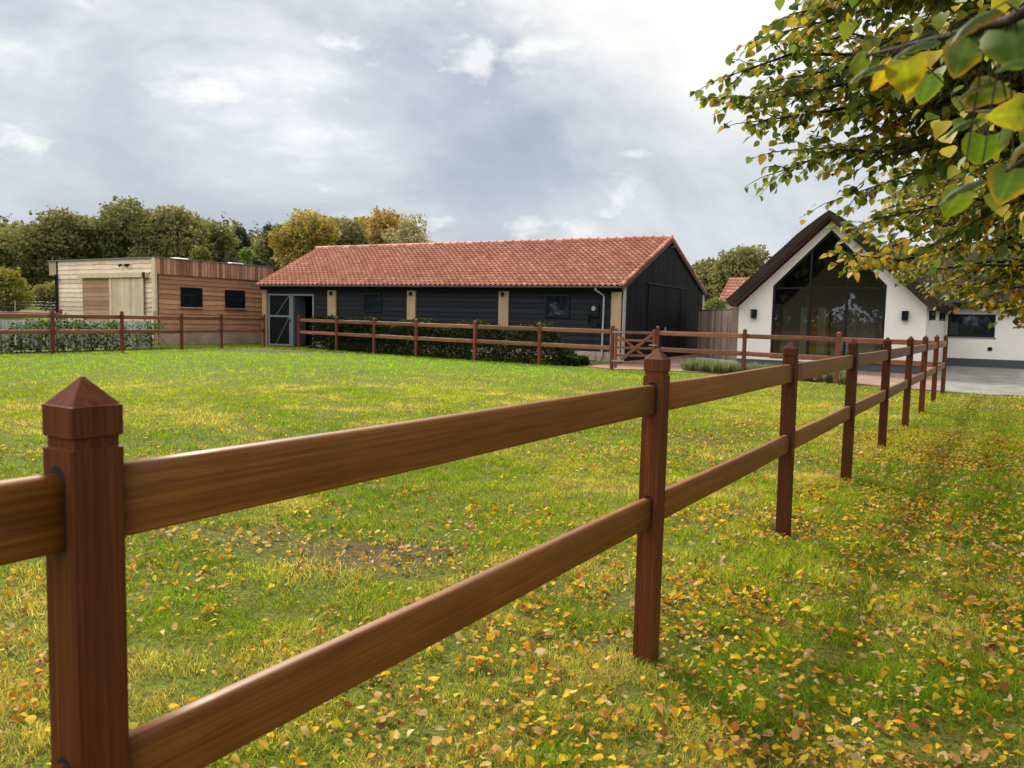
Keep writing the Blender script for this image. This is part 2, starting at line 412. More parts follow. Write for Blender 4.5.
# field gate
gA, gB = back_mid[-1], back_right[0]
gd = (gB - gA).normalized(); gw = (gB - gA).length
gz = tzf(gA.x, gA.y)
Fg = frame(gA, gd, (-gd.y, gd.x))
gate = empty('field_gate', (gA.x, gA.y, gz), 0, 'small wooden field gate with a diagonal brace at the corner of the black barn', 'gate')
GP = lambda u, v, z: Fg(u, v, z + gz)
for u in (.115, gw - .115):
    b = MB(); b.box(GP, u - .04, u + .04, -.035, .035, .08, 1.28); b.build('stile', M['post_far'], gate)
for zc, h in ((1.17, .09), (.93, .07), (.70, .07), (.47, .07), (.24, .09)):
    b = MB(); b.bar(GP(.155, 0, zc), GP(gw - .155, 0, zc), .032, h); b.build('gate_rail', M['rail_far'], gate)
b = MB(); b.bar(GP(.13, -.04, .20), GP(gw - .17, -.04, 1.13), .03, .085); b.build('brace', M['rail_far'], gate)
b = MB(); b.bar(GP(.17, .04, 1.10), GP(gw - .14, .04, .26), .03, .07); b.build('brace', M['rail_far'], gate)
for zc in (.30, 1.17):
    b = MB(); b.bar(GP(.0, -.052, zc), GP(.36, -.052, zc), .008, .045); b.tube([GP(.06, -.06, zc - .05), GP(.06, -.06, zc + .05)], .014, 8); b.build('hinge', M['grey_metal'], gate)
b = MB(); b.bar(GP(gw - .26, -.05, .80), GP(gw - .03, -.05, .80), .02, .035); b.build('latch', M['grey_metal'], gate)

# ------------------------------------------------------------------ ground
def build_ground():
    xs = np.unique(np.concatenate([np.arange(-40, 40.01, .5), np.linspace(-40, -420, 24), np.linspace(40, 420, 24)]))
    ys = np.unique(np.concatenate([np.arange(-12, 60.01, .5), np.linspace(-12, -300, 14), np.linspace(60, 620, 30)]))
    X, Y = np.meshgrid(xs, ys)
    Z = tz(X, Y)
    V = np.stack([X, Y, Z], -1).reshape(-1, 3)
    w = len(xs); i, j = np.meshgrid(np.arange(w - 1), np.arange(len(ys) - 1)); k = (j * w + i).ravel()
    F = np.stack([k, k + 1, k + w + 1, k + w], -1)
    o = np_mesh('ground', V, [F], M['ground'], smooth=True)
    a = o.data.attributes.new('dirt', 'FLOAT', 'POINT'); a.data.foreach_set('value', dirt_at(V[:, 0], V[:, 1]).astype(np.float32))
    tag(o, kind='structure')
def vnoise(x, y, s, seed=0):                        # cheap value noise on arrays
    x = np.asarray(x) * s + seed * 17.3; y = np.asarray(y) * s - seed * 9.1
    xi, yi = np.floor(x), np.floor(y); fx, fy = x - xi, y - yi
    fx, fy = fx * fx * (3 - 2 * fx), fy * fy * (3 - 2 * fy)
    h = lambda a, b: np.modf(np.abs(np.sin(a * 127.1 + b * 311.7 + seed) * 43758.5453))[0]
    return (h(xi, yi) * (1 - fx) + h(xi + 1, yi) * fx) * (1 - fy) + (h(xi, yi + 1) * (1 - fx) + h(xi + 1, yi + 1) * fx) * fy
def fb(x, y, s, seed=0): return .55 * vnoise(x, y, s, seed) + .3 * vnoise(x, y, s * 2.1, seed + 1) + .15 * vnoise(x, y, s * 4.3, seed + 2)
BARE = [(*gx(285, 352, 30.0), 3.6, 1.5), (*gx(370, 572, 4.9), .55, .4), (*gx(225, 545, 5.3), .6, .35), (*gx(700, 437, 10.2), .4, .3), (*gx(590, 645, 3.6), .5, .2),
        (*gx(660, 600, 4.2), .55, .3), (*gx(745, 520, 6.2), .6, .3)]
def dirt_at(x, y):
    d = np.zeros(np.shape(x)); n = fb(x, y, 2.2, 5)
    for cx, cy, rx, ry in BARE:
        q = np.hypot((x - cx) / rx, (y - cy) / ry); d = np.maximum(d, np.clip(1.3 - q + (n - .5) * 1.2, 0, 1))
    q = np.min(np.hypot(np.asarray(x)[..., None] - main_xy[:, 0], np.asarray(y)[..., None] - main_xy[:, 1]), -1)
    return np.maximum(d, np.clip(1.25 - q / .11 + (n - .5), 0, .75))
main_xy = np.array([[p.x, p.y] for p in main_pts])
build_ground()

# paving (sheets a little above the meadow)
def inpoly(x, y, poly):
    r = np.zeros(np.shape(x), bool); n = len(poly)
    for i in range(n):
        (x1, y1), (x2, y2) = poly[i], poly[(i + 1) % n]
        c = ((y1 > y) != (y2 > y)) & (x < (x2 - x1) * (y - y1) / ((y2 - y1) or 1e-9) + x1); r ^= c
    return r
e = end_pt; gA_, gB_ = back_mid[-1], back_right[0]
off = Vector((.3, .4))
RED = [tuple(gx(588, 366, 25.3)), tuple(gA_ + Vector((.2, .25))), tuple(gB_ + off), tuple(back_right[1] + off * 2.2), tuple(back_right[2] + off * 1.6), (e.x + .25, e.y + .75), (e.x + 1.2, e.y + 2.2), (13.9, 26.0), (17.0, 33.5), (9.0, 41.0), (4.0, 29.0)]
GREY = [(e.x + .25, e.y + .75), (e.x + .9, e.y - .15), (14.5, 18.1), (40, 16.5), (46, 40), (17.0, 33.5), (13.9, 26.0), (e.x + 1.2, e.y + 2.2)]
def sheet(name, poly, mat, dz):
    bm = bmesh.new(); vs = [bm.verts.new((x, y, 0)) for x, y in poly]; bm.faces.new(vs)
    bmesh.ops.triangulate(bm, faces=bm.faces)
    for _ in range(5):
        bmesh.ops.subdivide_edges(bm, edges=[e_ for e_ in bm.edges if e_.calc_length() > .7], cuts=1, use_grid_fill=False)
        bmesh.ops.triangulate(bm, faces=bm.faces)
    for v in bm.verts: v.co.z = tzf(v.co.x, v.co.y) + dz
    ed = [x for x in bm.edges if x.is_boundary]
    r = bmesh.ops.extrude_edge_only(bm, edges=ed)
    for v in r['geom']:
        if isinstance(v, bmesh.types.BMVert): v.co.z -= .1
    bmesh.ops.recalc_face_normals(bm, faces=bm.faces)
    me = bpy.data.meshes.new(name); bm.to_mesh(me); bm.free(); me.materials.append(mat)
    o = bpy.data.objects.new(name, me); link(o); tag(o, kind='structure'); return o
sheet('brick_paving', RED, M['paver_red'], .030)
sheet('driveway', GREY, M['paver_grey'], .034)

# ------------------------------------------------------------------ grass blades and fallen leaves
main_xy = np.array([[p.x, p.y] for p in main_pts])
def wedge(n, r0, r1, half=R(57)):
    n = int(n * 57 / 43)
    a = rng.uniform(-half, half, n); r0 = 1.0 if r0 == 2.0 else r0; r = np.sqrt(rng.uniform(r0 * r0, r1 * r1, n))
    return r * np.sin(a), r * np.cos(a)
HOUSE_L = (8.49, 29.6)
def allowed(x, y):
    ok = ~inpoly(x, y, RED) & ~inpoly(x, y, GREY)
    # not beyond the fences at the back
    bl = [tuple(p) for p in back_left] + [tuple(p) for p in back_mid] + [tuple(p) for p in back_right] + [(12, 18.3), (30, 17), (30, -5), (-40, -5)]
    bl[0] = (-21.5, 12)
    return ok & inpoly(x, y, bl)
def grass():
    Vs, Cs, F1, F2 = [], [], [], []; base = 0
    for n, r0, r1, hh, ww in ((130000, 2.0, 4.2, .052, .0032), (170000, 4.2, 8.5, .058, .0050), (160000, 8.5, 17, .070, .0095), (130000, 17, 36, .08, .018)):
        x, y = wedge(n, r0, r1); k = allowed(x, y); x, y = x[k], y[k]
        s = sside(x, y)
        tuft = fb(x, y, 1.1, 3); lush = fb(x, y, .35, 8); d = dirt_at(x, y)
        near_f = np.exp(-((s) / .30) ** 2) - 1.3 * np.exp(-(np.min(np.hypot(x[:, None] - main_xy[:, 0], y[:, None] - main_xy[:, 1]), 1) / .13) ** 2)
        keep = rng.random(len(x)) < np.clip(.20 + 2.6 * (fb(x, y, 5.2, 31) - .28), .07, 1) * (1 - .93 * d)
        x, y, s, tuft, lush, near_f = x[keep], y[keep], s[keep], tuft[keep], lush[keep], near_f[keep]
        m = len(x)
        h = hh * (.16 + .5 * tuft + 1.0 * np.clip(fb(x, y, 5.2, 31) - .15, 0, 1)) * rng.uniform(.5, 1.25, m) * np.where(s < 0, 1.1, .92) * (1 + .5 * near_f).clip(.3, 2)
        w = ww * rng.uniform(.7, 1.3, m)
        th = rng.uniform(0, 2 * np.pi, m); lean = rng.uniform(.2, 1.5, m) * h; la = rng.uniform(0, 2 * np.pi, m)
        z = tz(x, y)
        cx, cy = np.cos(th) * w / 2, np.sin(th) * w / 2; lx, ly = np.cos(la) * lean, np.sin(la) * lean
        P = np.stack([np.stack([x - cx, y - cy, z - .005], -1), np.stack([x + cx, y + cy, z - .005], -1),
                      np.stack([x - cx * .8 + lx * .38, y - cy * .8 + ly * .38, z + h * .6], -1), np.stack([x + cx * .8 + lx * .38, y + cy * .8 + ly * .38, z + h * .6], -1),
                      np.stack([x + lx, y + ly, z + h * (1 - .25 * rng.random(m))], -1)], 1)
        dry = np.clip((fb(x, y, 1.3, 21) - .50) * 3.2 + rng.normal(0, .28, m) + np.where(s > 0, .10, -.16), 0, 1)[:, None]
        g1, g2 = np.array([.095, .205, .012]), np.array([.36, .405, .030]); st = np.array([.54, .44, .13])
        c = g1 + (g2 - g1) * np.clip(lush * 1.25 - .15 + rng.normal(0, .2, m) + np.where(s > 0, .12, -.12), 0, 1)[:, None]
        far_lush = np.clip((np.hypot(x, y) - 15) / 8, 0, 1)[:, None] * (s > 5)[:, None]
        dry = dry * (1 - .75 * far_lush); c = c * (1 - far_lush) + np.array([.215, .385, .020]) * far_lush
        c = c * (1 - dry) + st * dry
        c = c * (1 + (rng.uniform(.45, 1.3, (m, 1)) - 1) * (1 - .6 * np.clip(np.hypot(x, y)[:, None] / 20, 0, 1))) * (.55 + .9 * fb(x, y, 5.2, 31))[:, None]
        Vs.append(P.reshape(-1, 3)); Cs.append(np.repeat(c, 5, 0))
        i = base + np.arange(m) * 5
        F1.append(np.stack([i, i + 1, i + 3, i + 2], -1)); F2.append(np.stack([i + 2, i + 3, i + 4], -1)); base += m * 5
    o = np_mesh('grass', np.concatenate(Vs), [np.concatenate(F1), np.concatenate(F2)], M['blade'], cols=np.concatenate(Cs))
    tag(o, 'short mown yellow-green meadow grass covering the field', 'grass', kind='stuff')
grass()

# one leaf outline in (a along, b across, fold height)
LEAF = np.array([[0, 0], [.12, .30], [.38, .46], [.68, .34], [1.0, 0], [.68, -.34], [.38, -.46], [.12, -.30], [.38, 0], [.68, 0]])
LQ = np.array([[0, 8, 2, 1], [8, 9, 3, 2], [0, 7, 6, 8], [8, 6, 5, 9]]); LT = np.array([[9, 4, 3], [9, 5, 4]])
def leaves_mesh(pos, axis, nrm, size, fold, curl, col, tipcol=None, wave=.0):
    """arrays -> verts, quads, tris, colours of many folded heart-shaped leaves"""
    m = len(pos)
    axis = axis / np.linalg.norm(axis, axis=1, keepdims=True)
    side = np.cross(nrm, axis); side /= np.linalg.norm(side, axis=1, keepdims=True) + 1e-9
    nn = np.cross(axis, side)
    a = LEAF[:, 0][None, :, None]; b = LEAF[:, 1][None, :, None]
    hgt = np.abs(b) * fold[:, None, None] - curl[:, None, None] * a * a
    if wave: hgt = hgt + rng.uniform(-wave, wave, (m, 10, 1))
    asp = rng.uniform(.78, 1.0, (m, 1, 1))
    V = pos[:, None, :] + size[:, None, None] * (axis[:, None, :] * a + side[:, None, :] * b * asp + nn[:, None, :] * hgt)
    i = np.arange(m)[:, None, None] * 10
    C = np.repeat(col[:, None, :], 10, 1)
    if tipcol is not None: 
        e_ = np.clip(np.abs(LEAF[:, 1]) * 1.4 + (LEAF[:, 0] > .9) * .6, 0, 1)[None, :, None] * rng.uniform(0, 1, (m, 1, 1)) ** 1.5
        C = C * (1 - e_) + tipcol[:, None, :] * e_
    return V.reshape(-1, 3), (LQ[None] + i).reshape(-1, 4), (LT[None] + i).reshape(-1, 3), C.reshape(-1, 3)
def litter():
    xs, ys = [], []
    for n, r0, r1 in ((23000, 2.0, 5), (98000, 5, 13), (60000, 13, 23)):
        x, y = wedge(n, r0, r1); s = sside(x, y)
        rr = np.hypot(x, y)
        dens = np.where(s < .3, .60 + 1.3 * (fb(x, y, 1.3, 12) - .5), np.clip(.30 * np.exp(-np.maximum(0, s - 1) / 4.5), .012, 1) * np.clip((fb(x, y, 1.4, 13) - .28) * 3, .05, 1.3))
        dens = dens + .15 * (dirt_at(x, y) > .3) * (s < 8)
        dens *= np.where(rr < 5, 1.0, 1.0)
        k = (rng.random(len(x)) < dens) & allowed(x, y); xs.append(x[k]); ys.append(y[k])
    x, y = np.concatenate(xs), np.concatenate(ys); m = len(x)
    r = np.hypot(x, y)
    size = .016 + .034 * rng.random(m) ** 2.0
    pos = np.stack([x, y, tz(x, y) + rng.uniform(.016, .056, m)], -1)
    az = rng.uniform(0, 2 * np.pi, m); el = rng.normal(0, .2, m)
    axis = np.stack([np.cos(az) * np.cos(el), np.sin(az) * np.cos(el), np.sin(el)], -1)
    nrm = np.stack([rng.normal(0, .38, m), rng.normal(0, .38, m), np.ones(m)], -1)
    pal = np.array([[.66, .40, .018], [.62, .45, .04], [.60, .27, .02], [.46, .26, .09], [.55, .40, .20], [.20, .085, .03], [.40, .36, .03], [.40, .13, .03]])
    pr = np.array([.19, .16, .11, .18, .13, .12, .06, .05])
    ci = rng.choice(8, m, p=pr)
    col = pal[ci] * rng.uniform(.65, 1.2, (m, 1))
    V, Q, T, C = leaves_mesh(pos, axis, nrm, size, rng.normal(.35, .4, m), rng.normal(.2, .45, m), col, pal[rng.choice(8, m, p=pr)] * .7, wave=.07)
    o = np_mesh('fallen_leaves', V, [Q, T], M['litter'], cols=C)
    tag(o, 'yellow and tan fallen linden leaves scattered over the grass', 'leaves', kind='stuff')
litter()

# ------------------------------------------------------------------ cladding helpers
def lap_boards(mb, F, u0, u1, z0, z1, v=0.0, bh=.2, proud=.022, wav=0.0, seed=0, nu=None):
    n = max(1, round((z1 - z0) / bh)); bh = (z1 - z0) / n
    nu = nu or (max(2, int((u1 - u0) / .25)) if wav else 1)
    for k in range(n):
        a = z0 + k * bh; t = random.random()
        du = (u1 - u0) / nu
        lo = [a - (.012 if k else 0) + (wav * (mnoise.noise(Vector(((u0 + i * du) * 1.3, k * 3.1 + seed, 0))) + .5 * mnoise.noise(Vector(((u0 + i * du) * 4.3, k * 5.1 + seed, 3)))) if wav and k else 0) for i in range(nu + 1)]
        for i in range(nu):
            ua, ub = u0 + i * du, u0 + (i + 1) * du
            P = [F(ua, v - proud, lo[i]), F(ub, v - proud, lo[i + 1]), F(ub, v - .004, a + bh), F(ua, v - .004, a + bh)]
            mb.face(P, t)
            mb.face([F(ua, v + .01, lo[i]), F(ub, v + .01, lo[i + 1]), F(ub, v - proud, lo[i + 1]), F(ua, v - proud, lo[i])], t)
    # side closing strips
    for u in (u0, u1): mb.face([F(u, v - proud, z0), F(u, v + .02, z0), F(u, v + .02, z1), F(u, v - proud, z1)], .4)
def up_boards(mb, F, u0, u1, z0, z1, v=0.0, bw=.2, gap=.006, th=.025, top=None, jitter=0.0):
    n = max(1, round((u1 - u0) / bw)); w = (u1 - u0) / n
    for k in range(n):
        a, b = u0 + k * w + gap / 2, u0 + (k + 1) * w - gap / 2
        ta, tb = (top(a), top(b)) if top else (z1, z1)
        j = random.uniform(0, jitter); t = random.random()
        mb.hexa([F(a, v - th - j, z0), F(b, v - th - j, z0), F(b, v, z0), F(a, v, z0), F(a, v - th - j, ta), F(b, v - th - j, tb), F(b, v, tb), F(a, v, ta)], t)
def window(parent, F, u0, u1, z0, z1, v, fw=.06, muntins=(2, 2), mat='black_metal', glass='dark_glass', sill=None, depth=.05, name='window'):
    f = MB()
    f.box(F, u0, u0 + fw, v - depth, v, z0, z1); f.box(F, u1 - fw, u1, v - depth, v, z0, z1)
    f.box(F, u0 + fw, u1 - fw, v - depth, v, z0, z0 + fw); f.box(F, u0 + fw, u1 - fw, v - depth, v, z1 - fw, z1)
    nx, nz = muntins
    for i in range(1, nx): 
        u = u0 + (u1 - u0) * i / nx; f.box(F, u - .014, u + .014, v - depth + .012, v - .004, z0 + fw, z1 - fw)
    for i in range(1, nz):
        z = z0 + (z1 - z0) * i / nz; f.box(F, u0 + fw, u1 - fw, v - depth + .014, v - .006, z - .014, z + .014)
    w = f.build(name, M[mat], parent)
    g = MB(); g.box(F, u0 + fw, u1 - fw, v - depth + .026, v - depth + .034, z0 + fw, z1 - fw); g.build('pane', M[glass], w)
    if sill:
        s_ = MB(); s_.box(F, u0 - .06, u1 + .06, v - depth - .05, v, z0 - .05, z0 - .003); s_.build('sill', M[sill], w)
    return w

# ------------------------------------------------------------------ the black barn
BE1 = (math.cos(R(23)), -math.sin(R(23))); BE2 = (math.sin(R(29)), math.cos(R(29)))
E0 = Vector(gx(619.8, 287, 28.5)); _e1, _e2 = Vector(BE1), Vector(BE2)
BW = E0 + _e2 * .35                                     # front right wall corner
FB = frame(BW, BE1, BE2); bz = .05
LB = 16.3
barn = empty('barn', (BW.x, BW.y, bz), 0, 'long low barn with black boards and red tiled roof', 'barn')
def bu(px, py): return hit_uz(px, py, BW, BE1)[0]
def buz(px, py): return hit_uz(px, py, BW, BE1)
uD0, uD1, uD2 = bu(268.5, 320), bu(292, 320), bu(314.5, 320)
# front cladding from the open door to the right corner, and over the doors
w = MB(); lap_boards(w, FB, uD2, -.02, .42, 2.78, bh=.2, proud=.034); w.build('front_wall', M['black_board'], barn)
w = MB(); w.box(FB, uD0 - .3, uD2, -.03, .05, 2.46, 2.8); w.box(FB, -LB - .2, -.02, -.06, .02, 2.6, 2.84); w.build('fascia', M['black_board'], barn)
w = MB(); w.box(FB, uD2, -.02, -.05, .2, -.1, .42); w.build('brick_plinth', M['brick'], barn)
for px0, px1 in ((329, 337.2), (408.3, 416.5), (499.6, 509.3), (612, 623)):
    u0, u1 = bu(px0, 310), bu(px1, 310); u1 = min(u1, -.03)
    w = MB(); w.box(FB, u0, u1, -.10, -.0, .0, 2.61); w.build('timber_post', M['timber'], barn)
w = MB(); u0, u1 = bu(264, 320), bu(268, 320); w.box(FB, u0, u1, -.10, 0, .05, 2.61); w.build('timber_post', M['timber'], barn)
# windows
for pa, pb in (((363.6, 292.5), (381.8, 312.5)), ((546, 294), (570, 318))):
    u0, z1 = buz(*pa); u1, z0 = buz(*pb)
    window(barn, FB, u0, u1, z0, z1, -.024, .09, (3, 1))
# doors: closed leaf with two braces, and the open one beside it
ztop = 2.44; zb = .17
def door_leaf(F, u0, u1, v, z0, z1, name='door'):
    d = MB(); d.box(F, u0 + .02, u1 - .02, v - .02, v + .02, z0 + .02, z1 - .02)
    dd = d.build(name, M['black_board_v'], barn)
    f = MB(); t = .075
    f.box(F, u0, u0 + t, v - .045, v + .03, z0, z1); f.box(F, u1 - t, u1, v - .045, v + .03, z0, z1)
    zm = z0 + (z1 - z0) * .57
    for a, b_ in ((z0, z0 + t), (zm - t / 2, zm + t / 2), (z1 - t, z1)): f.box(F, u0 + t, u1 - t, v - .044, v + .029, a, b_)
    for a, b_ in ((z0 + t, zm - t / 2), (zm + t / 2, z1 - t)): f.bar(F(u0 + .35 * (u1 - u0), v - .032, a), F(u1 - t, v - .032, b_), .02, .045, upv=F(0, 1, 0) - F(0, 0, 0))
    f.build('frame', M['grey_paint'], dd)
    h = MB(); h.box(F, u1 - .06, u1 - .03, v - .09, v - .046, z0 + 1.05, z0 + 1.2); h.build('handle', M['black_metal'], dd)
door_leaf(FB, uD0 + .03, uD1 - .03, .0, zb, ztop)
f = MB(); t = .08
f.box(FB, uD1, uD1 + t, -.04, .06, zb, ztop); f.box(FB, uD2 - t, uD2 - .005, -.04, .06, zb, ztop); f.box(FB, uD1 + t, uD2 - t, -.04, .06, ztop - t, ztop)
f.build('door_frame', M['grey_paint'], barn)
# the open leaf, swung inward on its left hinge
ang = R(80); c, s_ = math.cos(ang), math.sin(ang)
FO = lambda u, v, z: FB(uD1 + t + u * c - v * s_, .07 + u * s_ + v * c, z)
d = MB(); d.box(FO, 0, .55, -.02, .02, zb + .03, ztop - t - .02); d.build('door', M['plinth'], barn)
# dark passage behind
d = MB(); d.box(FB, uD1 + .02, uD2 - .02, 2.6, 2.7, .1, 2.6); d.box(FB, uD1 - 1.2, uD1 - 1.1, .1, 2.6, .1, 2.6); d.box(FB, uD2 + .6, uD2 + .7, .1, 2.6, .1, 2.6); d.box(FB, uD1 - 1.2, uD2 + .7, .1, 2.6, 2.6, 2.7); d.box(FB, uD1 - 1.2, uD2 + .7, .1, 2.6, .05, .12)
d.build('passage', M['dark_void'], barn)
# gable end (right): upright black boards with the sliding door, corner boards
VR, VB = 5.5, 11.03; ZE, ZR, ZB = 2.80, 5.03, 2.95       # eave v=-.35, ridge, back eave (measured from eave line)
def roofz(v):                                           # underside height at v (from the wall)
    q = v + .35
    return ZE + (ZR - ZE) * q / VR if q <= VR else ZR + (ZB - ZR) * (q - VR) / (VB - VR)
FG = lambda u, v, z: FB(-v, u, z)                        # gable plane: u runs back, v<0 sticks out
g = MB(); up_boards(g, FG, .22, 10.3, .1, 0, v=-.005, bw=.24, top=lambda u: roofz(u) - .1, jitter=.012); g.build('gable_wall', M['black_board_v'], barn)
g = MB(); up_boards(g, FG, 2.6, 6.9, .12, 3.0, v=-.034, bw=.27, th=.02, jitter=.006)
for u in (2.6, 4.72, 6.78): g.box(FG, u, u + .10, -.074, -.06, .12, 3.0, .9)
sd = g.build('sliding_door', M['black_board_v'], barn)
h = MB(); h.box(FG, 2.3, 7.2, -.095, -.03, 3.03, 3.09); h.build('door_rail', M['black_metal'], barn)
h = MB(); h.box(FG, 4.5, 4.58, -.16, -.12, 1.0, 1.35); h.build('handle', M['grey_metal'], sd)
g = MB(); g.box(FG, -.005, .215, -.04, .0, .05, roofz(.1) - .08); g.build('corner_board', M['pale_board'], barn)
g = MB(); g.box(FG, 10.3, 10.55, -.05, .0, .05, roofz(10.5) - .08); g.build('corner_board', M['pale_board'], barn)
g = MB(); g.box(FG, 0.1, 10.4, .25, .35, .1, 2.7); g.box(FB, -LB, -.3, 10.3, 10.4, .1, 2.8); g.box(FB, -LB - .1, -LB, 0.1, 10.4, .1, 2.7); g.build('inner_wall', M['black_board_v'], barn)
# roof of pantiles: a wavy stepped sheet
def pantiles(name, A, B, C, Dp, cols, rows, mat, parent, amp=.042, step=.045, nper=6):
    """A,B along the eave, C above B, Dp above A"""
    A, B, C, Dp = map(Vector, (A, B, C, Dp)); n = (B - A).cross(Dp - A).normalized()
    if n.z < 0: n = -n
    V, Fc, T = [], [], []
    nu = cols * nper
    tones = [[min(1, max(0, random.gauss(.5, .13))) for _ in range(cols)] for _ in range(rows)]
    us = np.arange(nu + 1) / nu; ph = (np.arange(nu + 1) % nper) / nper
    prof = np.where(ph < .62, np.sin(ph / .62 * np.pi) * 1.0, -.55 * np.sin((ph - .62) / .38 * np.pi)) * amp
    for j in range(rows):
        for jj, (q, dz) in enumerate(((j / rows, step), ((j + 1.06) / rows, -.004))):
            q = min(q, 1.0)
            for i in range(nu + 1):
                u = us[i]; p = (A * (1 - u) + B * u) * (1 - q) + (Dp * (1 - u) + C * u) * q
                V.append(p + n * (prof[i] + dz + .01))
    w = nu + 1
    for j in range(rows):
        b0 = j * 2 * w
        for i in range(nu): Fc.append((b0 + i, b0 + i + 1, b0 + w + i + 1, b0 + w + i)); T.append(tones[j][min(cols - 1, i // nper)])
        # little front edge of the row
        for i in range(nu):
            k = len(V); 
            V.append(Vector(V[b0 + i]) - n * .02); V.append(Vector(V[b0 + i + 1]) - n * .02)
            Fc.append((k, k + 1, b0 + i + 1, b0 + i)); T.append(tones[j][min(cols - 1, i // nper)] * .6)
    m = MB(); m.v = [tuple(v) for v in V]; m.f = Fc; m.t = T; m.m = [0] * len(Fc); m.sm = [True] * len(Fc)
    return m.build(name, mat, parent, fix=False)
LE, LR = 16.5, 17.9
rA, rB = FB(-LE, -.35, ZE), FB(.06, -.35, ZE); rC, rD = FB(.06, VR - .35, ZR), FB(-LR, VR - .35, ZR - .17)
roof = pantiles('roof', rA, rB, rC, rD, 76, 18, M['tile'], barn)
m = MB(); m.face([rB, FB(.06, VB - .35, ZB), FB(-LR, VB - .35, ZB), rD][::1] if False else [rC, FB(.06, VB - .35, ZB), FB(-LR, VB - .35, ZB), rD])
m.face([p - Vector((0, 0, .04)) for p in (rA, rB, rC, rD)]); m.face([p - Vector((0, 0, .05)) for p in (rC, FB(.06, VB - .35, ZB), FB(-LR, VB - .35, ZB), rD)])
m.build('rear_slope', M['tile'], roof, loc=barn.location)
# ridge caps: overlapping half-round tiles
m = MB(); nk = 45
for k in range(nk):
    a = rD.lerp(rC, k / nk); b_ = rD.lerp(rC, (k + 1.12) / nk) + Vector((0, 0, .0)); up = Vector((0, 0, .035))
    m.tube([a + up, a.lerp(b_, .86) + up, a.lerp(b_, .87) + up, b_ + up], [.115, .105, .135, .135], 10, tone=random.random())
m.build('ridge_tiles', M['tile'], roof, loc=barn.location)
# verge boards
for (p, q) in ((rB, rC), (rC, FB(.06, VB - .35, ZB))):
    m = MB(); o_ = (_e1.to_3d()) * .03; m.bar(p + o_ - Vector((0, 0, .05)), q + o_ - Vector((0, 0, .05)), .035, .2); m.build('verge_board', M['soffit'], roof, loc=barn.location)
    m = MB(); nk = 17
    for k in range(nk):
        a = p.lerp(q, k / nk); b_ = p.lerp(q, (k + 1.1) / nk); m.tube([a + Vector((0, 0, .06)) + o_ * .2, b_ + Vector((0, 0, .045)) + o_ * .2], [.075, .06], 8, tone=random.random())
    m.build('verge_tiles', M['tile'], roof, loc=barn.location)
# gutter and downpipe
m = MB(); gy = -.43
prof = [(gy - .07 * math.cos(math.pi * i / 8), 2.80 - .07 * math.sin(math.pi * i / 8)) for i in range(9)]
for (v0, z0), (v1, z1) in zip(prof, prof[1:]):
    m.face([FB(-LE - .1, v0, z0), FB(-.05, v0, z0), FB(-.05, v1, z1), FB(-LE - .1, v1, z1)], smooth=True)
    m.face([FB(-LE - .1, v0, z0 + .008), FB(-.05, v0, z0 + .008), FB(-.05, v1, z1 + .008), FB(-LE - .1, v1, z1 + .008)], smooth=True)
m.face([FB(-.05, v, z) for v, z in prof]); m.face([FB(-LE - .1, v, z) for v, z in prof])
m.build('gutter', M['zinc'], barn)
ud = bu(604.5, 320)
m = MB(); m.tube([FB(ud - .22, gy, 2.73), FB(ud - .2, gy, 2.66), FB(ud - .03, -.14, 2.50), FB(ud, -.12, 2.4), FB(ud, -.12, .25), FB(ud, -.2, .12)], .04, 10); m.build('downpipe', M['grey_metal'], barn)
m = MB(); m.box(FB, -LE - .05, 0.0, -.35, -.04, 2.745, 2.765); m.build('soffit', M['black_board'], barn)

# lamps over the barn posts
def small_lamp(px, py, label):
    u, z = buz(px, py); p = FB(u, -.1, z)
    o = empty('wall_lamp', p, 0, label, 'lamp', 'square lamps on the barn posts')
    b = MB(); b.box(FB, u - .05, u + .05, -.19, -.112, z - .07, z + .07); b.build('lamp_body', M['black_metal'], o)
    b = MB(); b.box(FB, u - .03, u + .03, -.112, -.1, z - .04, z + .04); b.build('bracket', M['black_metal'], o)
small_lamp(333, 293.5, 'small black square lamp on top of the barn post nearest the barn doors')
small_lamp(412.5, 293.8, 'small black square lamp on top of the second barn post from the doors')
small_lamp(504.2, 294.3, 'small black square lamp on the barn post beside the shuttered right window')
# lamp at the gable top
p = FG(5.25, -.04, 4.72)
o = empty('gable_lamp', p, 0, 'small black spotlight under the barn gable apex', 'lamp')
b = MB(); b.box(FG, 5.15, 5.35, -.16, -.035, 4.70, 4.78); b.build('lamp_body', M['black_metal'], o)
b = MB(); b.box(FG, 5.17, 5.33, -.15, -.06, 4.685, 4.699); b.build('lens', M['grey_metal'], o)
# wall charger with cable
u, z = buz(595.5, 311)
wc = empty('wall_charger', FB(u, -.03, z), 0, 'black wall charger with coiled cable on the barn near its right corner', 'charger')
b = MB(); b.box(FB, u - .17, u + .17, -.14, -.028, z - .2, z + .22); b.build('case', M['black_metal'], wc)
b = MB(); b.tube([FB(u - .02, -.15, z + .09), FB(u - .02, -.139, z + .09)], .085, 16); b.build('dial', M['grey_metal'], wc)
b = MB()
for k in range(3):
    b.tube([FB(u + .02 + (.2 + .02 * k) * math.cos(t_), -.10 - .025 * k, z - .33 + (.22 + .01 * k) * math.sin(t_)) for t_ in np.linspace(0, 2 * math.pi, 22)], .016, 6, cap=False)
b.tube([FB(u - .03, -.1, z - .2), FB(u - .1, -.12, z - .8), FB(u + .05, -.15, z - 1.2), FB(u + .2, -.3, .10), FB(u - .2, -.5, .09)], .016, 6)
b.build('cable', M['black_metal'], wc)
